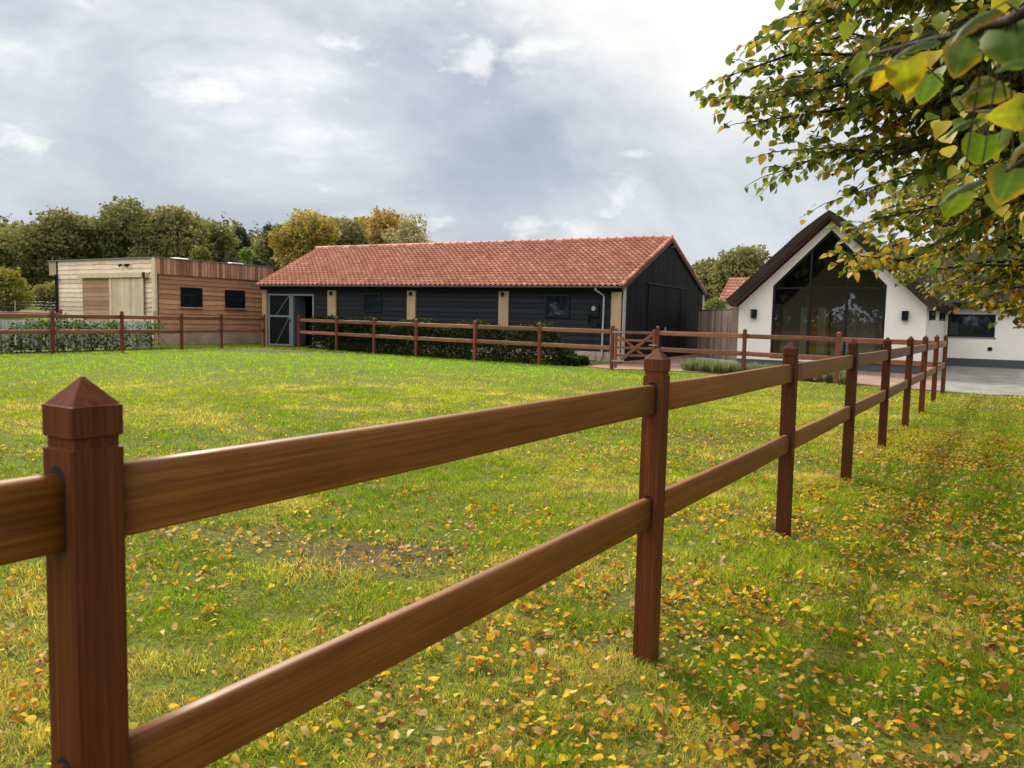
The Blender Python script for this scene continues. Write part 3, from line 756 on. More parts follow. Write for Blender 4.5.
b = MB(); b.tube([FB(u + .06, -.17, z - .62), FB(u + .06, -.12, z - .35)], [.05, .06], 10); b.build('plug', M['black_metal'], wc)

# ------------------------------------------------------------------ the timber shed with flat roof
SC = Vector(gx(156, 300, 33.1)); SE1 = (.545, .838); SE2 = (-.858, .513)       # window face runs right and back; door face runs left and back
FS = lambda u, v, z: Vector((SC.x, SC.y, 0)) + Vector((SE1[0], SE1[1], 0)) * u + Vector((-.838, .545, 0)) * v + Vector((0, 0, z))
FL = lambda u, v, z: Vector((SC.x, SC.y, 0)) + Vector((SE2[0], SE2[1], 0)) * u + Vector((.513, .858, 0)) * v + Vector((0, 0, z))
shed = empty('timber_shed', (SC.x, SC.y, .14), 0, 'flat-roofed larch timber shed with a pale sliding door', 'shed')
sz = .14; LW = 5.6; LL = 7.15; ZT = 3.80; ZP = 3.10
w = MB(); lap_boards(w, FS, .10, LW, .64, ZP + .05, bh=.205, proud=.036, wav=.024, seed=3); w.build('window_wall', M['larch'], shed)
w = MB(); w.box(FS, .08, LW, -.03, .15, -.1, .64); w.build('brick_plinth', M['brick'], shed)
su = lambda px, py: hit_uz(px, py, SC, SE1)
for pa, pb in (((180, 287), (201.5, 307.5)), ((224.5, 289.8), (244, 308.5))):
    u0, z1 = su(*pa); u1, z0 = su(*pb); window(shed, FS, u0, u1, z0, z1, -.032, .05, (2, 3), sill='larch')
w = MB(); up_boards(w, FS, -.02, LW + .4, ZP, ZT - .03, v=-.12, bw=.15, gap=.02, th=.022, jitter=.010); w.build('parapet_slats', M['slat'], shed)
w = MB(); w.box(FS, .0, LW + .4, -.118, .05, ZP + .02, ZT - .035); w.build('parapet', M['black_board'], shed)
# door face
lu = lambda px, py: hit_uz(px, py, SC, SE2)
w = MB(); lap_boards(w, FL, .12, LL, .5, ZT - .02, bh=.205, proud=.04, wav=.03, seed=9); w.build('door_wall', M['larch_pale'], shed)
w = MB(); w.box(FL, .1, LL, -.03, .15, -.1, .5); w.build('brick_plinth', M['brick'], shed)
uA, zA = lu(112.5, 278.5); uB, zB_ = lu(146, 278.5); uC, zC = lu(83.5, 278.5)
w = MB(); lap_boards(w, FL, uA + .02, uC, .62, zA, v=-.035, bh=.19, proud=.02, wav=.018, seed=5); w.build('fresh_cladding', M['larch_fresh'], shed)
w = MB(); up_boards(w, FL, uB, uA, .42, zA + .02, v=-.10, bw=.2, th=.03, jitter=.004)
w.box(FL, uA - .14, uA + .01, -.16, -.135, .42, zA + .02, .8); w.box(FL, uB - .01, uB + .13, -.16, -.135, .42, zA + .02, .8)
w.build('sliding_door', M['door_wood'], shed)
uR0, _ = lu(150, 275); uR1, _ = lu(83, 275)
w = MB(); w.box(FL, uR0, uR1, -.24, -.035, zA + .025, zA + .22); w.build('door_rail_cover', M['door_wood'], shed)
w = MB(); w.box(FL, uR0, uR0 + .14, -.28, -.241, zA + .0, zA + .23); w.build('rail_end_cap', M['black_metal'], shed)
w = MB(); w.box(FL, -.10, .11, -.11, .0, .1, ZT - .02); w.build('corner_post', M['door_wood'], shed)
w = MB(); w.box(FL, LL, LL + .12, -.05, .1, .1, ZT - .05); w.build('corner_post', M['black_board_v'], shed)
w = MB(); w.box(FL, LL + .13, LL + .75, -.02, .6, ZP + .02, ZT - .03); w.build('eave_box', M['timber'], shed)
# roof deck and metal edge
corners = [FL(.05, .03, 0), FL(LL + .1, .03, 0), FL(LL + .1, 8, 0), FS(LW + 3.5, .03, 0)]
w = MB(); w.hexa([p + Vector((0, 0, ZT - .25)) for p in corners] + [p + Vector((0, 0, ZT - .10)) for p in corners]); w.build('roof', M['flat_roof'], shed)
w = MB(); w.bar(FL(-.12, -.07, ZT - .015), FL(LL + .74, -.07, ZT - .015), .10, .035); w.bar(FS(-.05, -.135, ZT - .012), FS(LW + .4, -.135, ZT - .012), .10, .035); w.build('roof_trim', M['zinc'], shed)
w = MB(); w.box(FS, .25, LW, .12, .2, .2, ZP); w.box(FL, .1, LL, .16, .2, .2, ZP); w.box(FL, LL - .06, LL, .2, 7, .2, ZP); w.build('inner_wall', M['black_board_v'], shed)
m = MB(); m.tube([FL(LL - .0, -.14, ZP - .1), FL(LL - .0, -.14, .15)], .045, 8); m.tube([FL(LL + .05, -.14, ZP - .02), FL(LL - .1, -.2, ZP - .1)], .08, 8); m.build('downpipe', M['black_metal'], shed)
# roof vents seen over the parapet
for px, lab in ((192, 'pale roof vent above the left shed window'), (248, 'pale roof vent near the barn end of the shed roof')):
    u, _ = su(px, 262); p = FS(u, .9, ZT - .1)
    o = empty('roof_vent', p, 0, lab, 'vent', 'vents on the shed roof')
    b = MB(); b.box(FS, u - .5, u + .5, .6, 1.3, ZT - .099, ZT + .03); b.build('kerb', M['flat_roof'], o)
    b = MB(); b.hexa([FS(u - .48, .62, ZT + .031), FS(u + .48, .62, ZT + .031), FS(u + .48, 1.28, ZT + .031), FS(u - .48, 1.28, ZT + .031), FS(u - .3, .8, ZT + .11), FS(u + .3, .8, ZT + .11), FS(u + .3, 1.1, ZT + .11), FS(u - .3, 1.1, ZT + .11)]); b.build('dome', M['zinc'], o)
# twin spotlight on the door face
u, z = lu(127.5, 265.5)
o = empty('floodlight', FL(u, -.03, z), 0, 'black twin floodlight above the pale sliding door', 'lamp')
b = MB(); b.box(FL, u - .06, u + .06, -.10, -.034, z - .05, z + .07); b.tube([FL(u - .3, -.12, z), FL(u + .3, -.12, z)], .018, 8); b.build('bracket', M['black_metal'], o)
for s_ in (-1, 1):
    b = MB(); b.tube([FL(u + s_ * .26, -.10, z + .03), FL(u + s_ * .28, -.22, z - .02)], [.045, .065], 10); b.build('lamp_head', M['black_metal'], o)

# ------------------------------------------------------------------ the white house
HL = Vector(gx(738, 330, 29.6)); HR = Vector(gx(925, 340, 26.2)); HE1 = (HR - HL).normalized(); HW = (HR - HL).length; HE2 = Vector((-HE1.y, HE1.x))
FH = frame(HL, HE1, HE2); hu = lambda px, py: hit_uz(px, py, HL, HE1)
house = empty('thatched_house', (HL.x, HL.y, 0), 0, 'white plastered house with thatched gable and tall glazed window', 'house')
apu, apz = hu(832, 220); apz -= .02
zwl, zwr = 2.22, 2.26
def fill_wall(name, outer, holes, F, th, mat, parent):
    bm = bmesh.new(); lay = []
    def ring(pts, v): return [bm.verts.new(F(u, v, z)) for u, z in pts]
    loops = [outer] + holes
    fr = [ring(p, 0) for p in loops]; bk = [ring(p, th) for p in loops]
    for rs in (fr, bk):
        es = [bm.edges.new((r[i], r[(i + 1) % len(r)])) for r in rs for i in range(len(r))]
        bmesh.ops.triangle_fill(bm, edges=es, use_beauty=True)
    for a, b_ in zip(fr, bk):
        for i in range(len(a)):
            j = (i + 1) % len(a); bm.faces.new((a[i], a[j], b_[j], b_[i]))
    bmesh.ops.recalc_face_normals(bm, faces=bm.faces)
    me = bpy.data.meshes.new(name); bm.to_mesh(me); bm.free(); me.materials.append(mat)
    me.transform(Matrix.Translation(-Vector(parent.location)))
    o = bpy.data.objects.new(name, me); return link(o, parent)
wl, wzl = hu(773.2, 285.5); wr, wzr = hu(887, 285.5); wa, wza = hu(831.8, 229.5); wb = .32
wsh = (wzl + wzr) / 2
pent = [(wl, wb), (wr, wb), (wr, wsh), (wa, wza), (wl, wsh)]
fill_wall('gable_wall', [(0, -.1), (HW, -.1), (HW, zwr), (apu, apz), (0, zwl)], [pent], FH, .32, M['plaster'], house)
# frame of the big window
fr = MB(); t = .085; vf = .06
def fbar(p, q, wd=.085, dp=.09, v=vf): fr.bar(FH(p[0], v, p[1]), FH(q[0], v, q[1]), dp, wd, upv=HE2.to_3d().cross(FH(q[0], v, q[1]) - FH(p[0], v, p[1])))
ins = .035
P5 = [(wl + ins, wb + ins), (wr - ins, wb + ins), (wr - ins, wsh - .01), (wa, wza - .05), (wl + ins, wsh - .01)]
for i in range(5): fbar(P5[i], P5[(i + 1) % 5], dp=.09 + .003 * i)
gslope = lambda u: wsh + (wza - wsh) * ((u - wl) / (wa - wl) if u < wa else (wr - u) / (wr - wa))
m1, m2 = hu(809.5, 300)[0], hu(846.5, 300)[0]
zh = hu(830, 288)[1]
for mu in (m1, m2): fbar((mu, wb + .05), (mu, gslope(mu) - .06), .07, .11)
fbar((wl + .05, zh), (wr - .05, zh), .055, .10)
gw_ = fr.build('gable_window', M['black_metal'], house)
gl = MB(); gl.face([FH(u, vf, z) for u, z in P5]); gl.build('pane', M['glass'], gw_, loc=house.location, fix=False)
# side wall and wing
fill_wall('side_wall', [(.0, -.1), (7.6, -.1), (7.6, 2.3), (0, 2.3)], [], lambda u, v, z: FH(HW - v - .001, u + .321, z), .3, M['plaster'], house)
FWg = lambda u, v, z: FH(HW + u, 7.45 + v, z)
WO = FWg(0, 0, 0)
wu = lambda px, py: hit_uz(px, py, (WO.x, WO.y), HE1)
w0, wz1 = wu(948.8, 309); w1, wz0 = wu(994.5, 337.5); wz1 = 2.14
fill_wall('wing_wall', [(.0, .36), (11, .36), (11, 2.5), (0, 2.5)], [[(w0, wz0), (w1, wz0), (w1, wz1), (w0, wz1)]], FWg, .3, M['plaster'], house)
w = MB(); w.box(FWg, 0.01, 11.0, -.025, .28, -.1, .357); w.build('plinth', M['plinth'], house)
window(house, FWg, w0 + .003, w1 - .003, wz0 + .003, wz1 - .003, .06, .06, (4, 1), sill='zinc')
w = MB(); w.box(FWg, w0 - .3, w1 + .3, .5, .52, .4, 2.4); w.build('inner_wall', M['dark_void'], house)
u, z = wu(990, 349)
w = MB(); w.tube([FWg(u, -.03, z), FWg(u, .01, z)], .085, 16); w.build('vent_disc', M['black_metal'], house)
# step in front of the gable with a wooden top
us = hu(862, 365)[0]
w = MB(); w.box(FH, us, HW - .02, -.46, -.005, -.05, .30); w.build('step', M['plinth'], house)
w = MB(); w.box(FH, us - .04, HW + .02, -.5, -.006, .303, .365); w.build('step_top', M['rail_far'], house)
w = MB(); w.box(FH, .01, us, -.03, -.003, -.08, .26); w.build('plinth', M['plinth'], house)
# thatch: profile along the gable, extruded back
def thatch_roof(name, F, ua, za, slope_l, slope_r, ul, ur, th, v0, v1, parent):
    # outer profile points from the left eave over the rounded ridge to the right eave
    pts_o, pts_i = [], []
    cl, cr = math.cos(slope_l), math.cos(slope_r)
    zl, zr = za - (ua - ul) * math.tan(slope_l), za - (ur - ua) * math.tan(slope_r)
    N = 14
    for i in range(N + 1):
        q = i / N; u = ul + (ua - ul) * q; z = zl + (za - zl) * q
        tt = th; k = math.sqrt(min(1, (1 - q) * 3.2)); pts_o.append((u - math.sin(slope_l) * tt * k, z + cl * tt * (.80 + .20 * k)))
        pts_i.append((u, z))
    for i in range(1, N + 1):
        q = i / N; u = ua + (ur - ua) * q; z = za + (zr - za) * q
        tt = th; k = math.sqrt(min(1, q * 3.2)); pts_o.append((u + math.sin(slope_r) * tt * k, z + cr * tt * (.80 + .20 * k)))
        pts_i.append((u, z))
    m = MB(); nv = 26; n = len(pts_o)
    vv = [v0 + (v1 - v0) * (j / nv) ** 1.4 for j in range(nv + 1)]
    def pt(i, j, outer):
        u, z = (pts_o if outer else pts_i)[i]
        p = F(u, vv[j], z)
        if outer:
            d = .05 * mnoise.noise(Vector((u * 1.3, vv[j] * 1.1, z))) + .03 * mnoise.noise(Vector((u * 4, vv[j] * 4, z * 4)))
            p = p + Vector((0, 0, d))
        if j == 0: p = p + (F(0, 1, 0) - F(0, 0, 0)) * (.05 * mnoise.noise(Vector((u * 3, z * 3, 7.0 + outer))))
        return p
    for outer in (True, False):
        vs = [pt(i, j, outer) for j in range(nv + 1) for i in range(n)]
        m.mesh(vs, [(j * n + i, j * n + i + 1, (j + 1) * n + i + 1, (j + 1) * n + i) for j in range(nv) for i in range(n - 1)], smooth=outer)
    for j in (0, nv):
        for i in range(n - 1): m.face([pt(i, j, True), pt(i + 1, j, True), pt(i + 1, j, False), pt(i, j, False)])
    for i in (0, n - 1):
        for j in range(nv): m.face([pt(i, j, True), pt(i, j + 1, True), pt(i, j + 1, False), pt(i, j, False)])
    return m.build(name, M['thatch'], parent), (zl, zr)
sl = math.atan2(apz - zwl, apu); sr = math.atan2(apz - zwr, HW - apu)
thr, (zl_, zr_) = thatch_roof('roof', FH, apu, apz + .10, sl, sr, -.14, HW + .26, .30, -.55, 13.5, house)
m = MB()
for (ua_, za_, ub_, zb_2) in ((-.10, zl_ + .01, apu, apz + .06), (HW + .22, zr_ + .01, apu, apz + .06)):
    nseg = 7
    for k in range(4):
        v0 = -.50 + k * .12
        m.hexa([FH(ua_, v0, za_), FH(ub_, v0, zb_2), FH(ub_, v0 + .112, zb_2), FH(ua_, v0 + .112, za_), FH(ua_, v0, za_ + .03), FH(ub_, v0, zb_2 + .03), FH(ub_, v0 + .112, zb_2 + .03), FH(ua_, v0 + .112, za_ + .03)], random.random())
m.build('soffit', M['soffit'], thr, loc=house.location)
FW2 = lambda u, v, z: FWg(v, u, z)
thatch_roof('wing_roof', FW2, 3.2, 5.0, R(36), R(36), -.45, 6.9, .30, -3.1, 11.5, house)
# lived-in room behind the glass
w = MB(); w.box(FH, .3, HW - .3, .4, 7.0, .1, .22); w.build('room_floor', M['inner_floor'], house)
fill_wall('room_back_wall', [(.3, .2), (HW - .3, .2), (HW - .3, 2.4), (apu, apz - .15), (.3, 2.4)], [], lambda u, v, z: FH(u, v + 5.2, z), .1, M['inner_wall'], house)
w = MB(); w.box(FH, .25, .30, .34, 6.6, .2, 2.4); w.box(FH, HW - .32, HW - .31, .34, 6.6, .2, 2.3)
w.build('room_wall', M['inner_wall'], house)
for u0, u1 in ((m1 + .18, m1 + .46), (m1 - .42, m1 - .14), (m2 + .16, m2 + .36)):
    c = MB(); n = 28
    c.grid(n, 1, lambda a, b_: FH(u0 + (u1 - u0) * a, .62 + .035 * math.sin(a * 22), .25 + b_ * 1.95)); c.build('curtain', M['curtain'], house, fix=False)
w = MB(); ucab = wl + .55; w.box(FH, ucab, ucab + .75, 3.4, 3.9, .23, 2.05); w.box(FH, ucab - .05, ucab + .8, 3.35, 3.95, 2.05, 2.12); w.build('cupboard', M['tan_wood'], house)
w = MB(); w.box(FH, m2 + .5, wr - .2, 3.2, 3.9, .23, 2.4); w.build('cupboard', M['grey_board'], house)
# white slatted chair inside
cu = hu(829, 350)[0] + .1
ch = empty('slatted_chair', FH(cu, .95, .22), 0, 'white slatted chair behind the gable glass', 'chair')
for du in (0, .42):
    b = MB(); b.box(FH, cu + du, cu + du + .04, .93, .97, .22, 1.08); b.build('leg', M['white_paint'], ch)
    b = MB(); b.box(FH, cu + du, cu + du + .04, 1.36, 1.40, .22, .66); b.build('leg', M['white_paint'], ch)
b = MB(); b.box(FH, cu - .01, cu + .47, .971, 1.41, .661, .70); b.build('seat', M['white_paint'], ch)
b = MB()
for z in (.76, .88, 1.0): b.box(FH, cu + .041, cu + .419, .94, .962, z, z + .06)
b.build('backrest', M['white_paint'], ch)

# sconces on the house
def sconce(F, u, z, label, flip=False):
    o = empty('wall_lamp', F(u, 0, z), 0, label, 'lamp', 'black wall lamps on the white house')
    b = MB(); b.box(F, u - .07, u + .07, -.02, -.001, z - .15, z + .15); b.build('back_plate', M['black_metal'], o)
    b = MB(); b.box(F, u - .10, u + .10, -.19, -.021, z + .10, z + .15); b.box(F, u - .09, u + .09, -.18, -.022, z - .17, z - .13)
    for su_ in (-1, 1):
        b.box(F, u + su_ * .085 - .01, u + su_ * .085 + .01, -.18, -.16, z - .13, z + .10); b.box(F, u + su_ * .085 - .01, u + su_ * .085 + .01, -.045, -.025, z - .13, z + .10)
    b.build('lantern', M['black_metal'], o)
    b = MB(); b.box(F, u - .07, u + .07, -.155, -.05, z - .125, z + .095); b.build('lamp_glass', M['dark_glass'], o)
sconce(FH, *hu(754.5, 313.5), 'black lantern on the white gable left of the tall window')
sconce(FH, *hu(905.5, 315.5), 'black lantern on the white gable right of the tall window')
FSide = lambda u, v, z: FH(HW - v, u, z)
sconce(FSide, .9, 1.98, 'black lantern on the side wall of the house nearer the gable corner')
sconce(FSide, 4.6, 2.0, 'black lantern on the side wall of the house nearer the wing window')

# ------------------------------------------------------------------ board fence, pier, plank, outbuilding
pa = Vector(gx(698, 340, 36.2)); pb_ = Vector(gx(732, 340, 31.4)); fd = (pb_ - pa).normalized(); FBf = frame(pa, fd, (-fd.y, fd.x)); fl = (pb_ - pa).length
bf = empty('board_fence', (pa.x, pa.y, .04), 0, 'tall weathered upright board fence between the barn gable and the white house', 'fence')
b = MB(); up_boards(b, FBf, 0, fl, .08, 2.12, bw=.15, gap=.006, th=.022, jitter=.012); b.build('boards', M['grey_board'], bf)
for z in (.4, 1.15, 1.9):
    b = MB(); b.box(FBf, 0, fl, .004, .05, z - .045, z + .045); b.build('cross_rail', M['grey_board'], bf)
b = MB(); b.box(FBf, -.02, fl + .02, -.05, .06, 2.123, 2.16); b.build('capping', M['grey_board'], bf)
for u in (.1, fl / 2, fl - .12):
    b = MB(); b.box(FBf, u - .05, u + .05, .052, .15, -.05, 2.1); b.build('post', M['grey_board'], bf)
pp = Vector(gx(734.3, 330, 31.0)); FP = frame(pp, fd, (-fd.y, fd.x))
pier = empty('brick_pier', (pp.x, pp.y, .03), 0, 'narrow ochre brick pier at the left corner of the white house', 'pier')
b = MB(); b.box(FP, -.16, .14, -.16, .16, -.05, 2.14); b.build('shaft', M['brick_ochre'], pier)
b = MB(); b.box(FP, -.19, .17, -.19, .19, 2.143, 2.22); b.build('cap', M['brick_ochre'], pier)
qa, qb = at(698, 357.8, 31.5), at(735, 359.2, 29.4)
b = MB(); b.bar((qa.x, qa.y, tzf(qa.x, qa.y) + .085), (qb.x, qb.y, tzf(qb.x, qb.y) + .085), .2, .10)
o = b.build('timber_plank', M['pale_board']); tag(o, 'pale timber beam lying on the paving before the board fence', 'plank')
# outbuilding with red roof behind the house
oa = Vector(gx(718, 300, 50)); FOb = frame(oa, (.84, -.54), (.54, .84))
ob = empty('outbuilding', (oa.x, oa.y, .3), 0, 'small brick outbuilding with a red tiled roof showing behind the thatched house', 'outbuilding')
b = MB(); b.box(FOb, .2, 5.0, .2, 4.2, -.1, 3.0); b.build('wall', M['brick'], ob)
pantiles('roof', FOb(0, -.1, 2.9), FOb(5.2, -.1, 2.9), FOb(5.2, 2.2, 4.55), FOb(0, 2.2, 4.55), 22, 8, M['tile'], ob)
b = MB(); b.face([FOb(0, 2.2, 4.56), FOb(5.2, 2.2, 4.56), FOb(5.2, 4.5, 2.9), FOb(0, 4.5, 2.9)]); b.face([FOb(.2, .2, 3), FOb(.2, 4.2, 3), FOb(.2, 2.2, 4.5)]); b.build('rear_slope', M['tile'], ob)

# ------------------------------------------------------------------ foliage
def unit(n):
    v = rng.normal(size=(n, 3)); return v / np.linalg.norm(v, axis=1, keepdims=True)
def clumps(lobes, nleaf, lsize, cols, colvar=.25, shell=.55, up=.3, aspect=.6):
    """leaf-sized quads through lobes [(cx,cy,cz,rx,ry,rz)] -> V, F, C"""
    lob = np.array(lobes); vol = lob[:, 3] * lob[:, 4] * lob[:, 5]
    which = rng.choice(len(lob), nleaf, p=vol ** .7 / (vol ** .7).sum())
    d = unit(nleaf); r = (shell + (1 - shell) * rng.random(nleaf)) ** .6
    bumps = 1 + .16 * np.sin(d[:, 0] * 7 + which) * np.cos(d[:, 1] * 6 + which * 2) + .1 * np.sin(d[:, 2] * 11 + which * 1.7)
    P = lob[which, :3] + d * lob[which, 3:6] * (r * bumps)[:, None]
    P += rng.normal(0, lsize * .7, P.shape)
    a = unit(nleaf); n_ = unit(nleaf) * .8 + d * .5; n_[:, 2] += up; n_ /= np.linalg.norm(n_, axis=1, keepdims=True)
    a -= (a * n_).sum(1, keepdims=True) * n_; a /= np.linalg.norm(a, axis=1, keepdims=True) + 1e-9
    b = np.cross(n_, a); s = lsize * rng.uniform(.55, 1.4, nleaf)[:, None]
    V = np.stack([P - a * s, P + b * s * aspect + n_ * s * .15, P + a * s, P - b * s * aspect + n_ * s * .15], 1).reshape(-1, 3)
    F = np.arange(nleaf * 4).reshape(-1, 4)
    cols = np.array(cols); cw = rng.random((len(lob), 1)) 
    pick = np.clip((cw[which, 0] * .6 + rng.random(nleaf) * .55), 0, .999) * len(cols)
    c = cols[pick.astype(int)] * rng.uniform(1 - colvar, 1 + colvar, (nleaf, 1))
    return V, F, np.repeat(c, 4, 0)
PAL = {
 'green': [(.060, .072, .028), (.078, .088, .034), (.098, .104, .042), (.125, .124, .052)],
 'olive': [(.074, .082, .030), (.098, .102, .040), (.125, .118, .048), (.155, .140, .058)],
 'pine': [(.030, .044, .026), (.040, .054, .032), (.052, .064, .038)],
 'gold': [(.16, .140, .045), (.22, .175, .055), (.28, .205, .062), (.13, .125, .042)],
 'amber': [(.22, .155, .055), (.27, .18, .065), (.17, .14, .05)],
 'pale': [(.22, .20, .13), (.17, .155, .10), (.28, .24, .15)],
 'bright': [(.09, .13, .03), (.12, .16, .04), (.07, .10, .025)],
 'yellow': [(.19, .155, .035), (.14, .135, .035), (.09, .10, .028)],
 'dark': [(.018, .030, .010), (.028, .046, .014), (.045, .065, .020), (.010, .018, .006)],
 'laurel': [(.040, .085, .020), (.065, .12, .028), (.028, .055, .014), (.12, .15, .05)],
}
def tree(name, px, ytop, hw, Y, pal, label, group=None, nleaf=2600, lsize=.30, lobes=15, ybot=None, trunkh=.3, shape='round', see=0):
    top = at(px, ytop, Y); x, y = top.x, top.y; zg = tzf(x, y); H = top.z - zg; rad = hw * 1.12 * Y / FPX
    rr = random.Random(int(px * 13 + ytop))
    root = empty(name, (x, y, zg), 0, label, 'tree' if 'bush' not in name and 'shrub' not in name else 'bush', group)
    L = []
    cb = H * trunkh
    if shape == 'round':
        for k in range(lobes):
            a = rr.uniform(0, 6.28); q = rr.uniform(.1, .88); zz = cb + (H - cb) * rr.uniform(.18, .80)
            sq = math.sqrt(max(.1, 1 - ((zz - cb) / (H - cb) * 1.7 - .75) ** 2))
            r = rad * rr.uniform(.26, .50)
            L.append((math.cos(a) * rad * q * sq, math.sin(a) * rad * q * sq, min(zz, H - r * .8), r, r, r * rr.uniform(.65, .95)))
        L.append((0, 0, H - rad * .42, rad * .5, rad * .5, rad * .42)); L.append((0, 0, cb + (H - cb) * .45, rad * .7, rad * .7, (H - cb) * .42))
    else:
        n = lobes
        for k in range(n):
            q = k / n; a = rr.uniform(0, 6.28); r = rad * (1 - q * .75) * rr.uniform(.5, .75)
            L.append((math.cos(a) * r * .5, math.sin(a) * r * .5, cb + (H - cb) * (q * .92 + .06), r, r, (H - cb) / n * .8))
    V, F, C = clumps(L, int(nleaf * 3.6), lsize * .62, PAL[pal])
    tr = MB(); p0 = Vector((x, y, zg - .1))
    tip = Vector((x, y, zg + H * .8)); r0 = max(.05, H * .022)
    pts = [p0.lerp(tip, q) + Vector((rr.uniform(-.1, .1), rr.uniform(-.1, .1), 0)) * q * H * .1 for q in (0, .06, .25, .5, .75, 1)]
    tr.tube(pts, [r0 * 1.4, r0, r0 * .85, r0 * .6, r0 * .35, r0 * .1], 8)
    for l in L:
        z0 = rr.uniform(.35, .75) * l[2]
        tr.tube([p0.lerp(tip, min(1, z0 / (H * .8))), Vector((x + l[0] * .6, y + l[1] * .6, zg + l[2] * .8)), Vector((x + l[0] * 1.2, y + l[1] * 1.2, zg + l[2] + l[5] * .5))], [r0 * .4, r0 * .25, r0 * .05], 5)
    tr.build('trunk', M['bark'], root)
    np_mesh('crown', V, [F], M['foliage'], root, C * 1.45)
    return root
G = 'trees beyond the timber shed'
tree('oak_tree', 8, 228, 34, 92, 'green', 'dark green tree at the far left edge of the wood', G, 2600, .38)
tree('oak_tree', 62, 210, 44, 90, 'olive', 'broad olive tree over the left end of the timber shed', G, 3600, .36)
tree('oak_tree', 126, 203, 46, 94, 'green', 'tallest green tree above the pale sliding door', G, 4000, .38)
tree('oak_tree', 176, 206, 42, 91, 'olive', 'olive brown tree above the corner of the timber shed', G, 3600, .36)
tree('oak_tree', 214, 220, 34, 96, 'green', 'green tree above the slatted parapet of the shed', G, 2800, .38)
tree('pine_tree', 243, 225, 20, 100, 'pine', 'left one of two dark pines behind the shed roof', None, 2000, .34, 8, shape='cone', trunkh=.2)
tree('pine_tree', 266, 223, 21, 98, 'pine', 'right one of two dark pines, touching the golden oak', None, 2200, .34, 8, shape='cone', trunkh=.2)
tree('birch_tree', 200, 247, 15, 66, 'yellow', 'small yellow tree just above the shed parapet', None, 1400, .2, 6)
tree('birch_tree', 246, 249, 10, 62, 'bright', 'small pale green tree peeping over the shed parapet', None, 900, .18, 5)
tree('oak_tree', 306, 210, 34, 70, 'gold', 'golden autumn oak at the left end of the red roof', None, 3400, .27)
tree('oak_tree', 348, 218, 32, 74, 'olive', 'green oak between the two golden crowns behind the red roof', None, 3000, .29)
tree('oak_tree', 385, 209, 28, 78, 'amber', 'amber crowned oak behind the middle of the red ridge', None, 2800, .29)
tree('ash_tree', 414, 213, 24, 72, 'pale', 'thin pale half-bare tree at the right of the golden oaks', None, 1300, .2)
tree('oak_tree', 395, 226, 26, 82, 'olive', 'dull green tree low behind the amber oak', None, 2200, .29)
tree('oak_tree', 742, 246, 44, 62, 'olive', 'round olive tree between the barn gable and the white house', None, 5200, .21, 12, trunkh=.2)
tree('oak_tree', 708, 258, 26, 66, 'green', 'green tree low behind the barn gable roof edge', None, 2600, .22)
tree('oak_tree', 792, 262, 34, 72, 'green', 'green tree mostly hidden by the thatched roof', None, 2400, .25)
for px_, yt_, hw_, Y_, pl_, lb_ in ((96, 215, 30, 104, 'green', 'green tree filling the gap left of the tallest green tree'), (152, 211, 30, 105, 'olive', 'olive tree between the tallest green tree and the shed corner tree'),
        (196, 216, 28, 104, 'green', 'dull green tree behind the parapet end of the wood'), (232, 227, 24, 108, 'olive', 'low olive tree just left of the two dark pines'), (284, 224, 24, 92, 'green', 'green tree between the dark pine and the golden oak'),
        (330, 217, 26, 84, 'gold', 'golden crown joining the golden oak to the green oak'), (366, 217, 26, 86, 'gold', 'golden crown left of the amber oak'), (402, 217, 24, 88, 'amber', 'amber crown behind the pale half-bare tree')):
    tree('oak_tree', px_, yt_, hw_, Y_, pl_, lb_, None, 2000, .34)
tree('round_bush', 717, 299, 15, 46, 'bright', 'bright green bush looking over the tall board fence', None, 1500, .12, 6, trunkh=.1)
tree('round_bush', 6, 268, 26, 58, 'yellow', 'yellow bush at the left edge behind the wire fence', None, 1800, .2, 7, trunkh=.05)
tree('round_bush', 52, 283, 18, 70, 'olive', 'low olive bush left of the timber shed', None, 1200, .2, 6, trunkh=.05)
# the wood's dark undergrowth
def undergrowth():
    L = []
    for px in range(-60, 300, 8):
        p = at(px, 300, 112); L.append((p.x, p.y + random.uniform(0, 6), tzf(p.x, p.y) + 5 + random.uniform(-1, 1), 3, 2.5, 6.2 + random.uniform(-1.2, 1.2)))
    for px in range(-80, 470, 9):
        p = at(px, 300, 98); L.append((p.x, p.y + random.uniform(0, 5), 3.0 + random.uniform(-.4, .6), 2.2, 2, 3.4))
    for px in range(660, 830, 9):
        p = at(px, 300, 78); L.append((p.x, p.y + random.uniform(0, 4), 2.8, 1.8, 2, 3.0))
    for q in range(60):
        x = -70 + q * 1.0; y = 8 - q * .72; L.append((x + random.uniform(-1, 1), y + random.uniform(-1, 1), 1.2, 1.6, 1.6, 2.5 + random.uniform(-.5, .4)))
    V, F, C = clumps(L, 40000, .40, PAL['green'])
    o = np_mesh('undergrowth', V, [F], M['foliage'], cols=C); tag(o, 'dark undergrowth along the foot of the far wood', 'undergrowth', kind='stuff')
undergrowth()
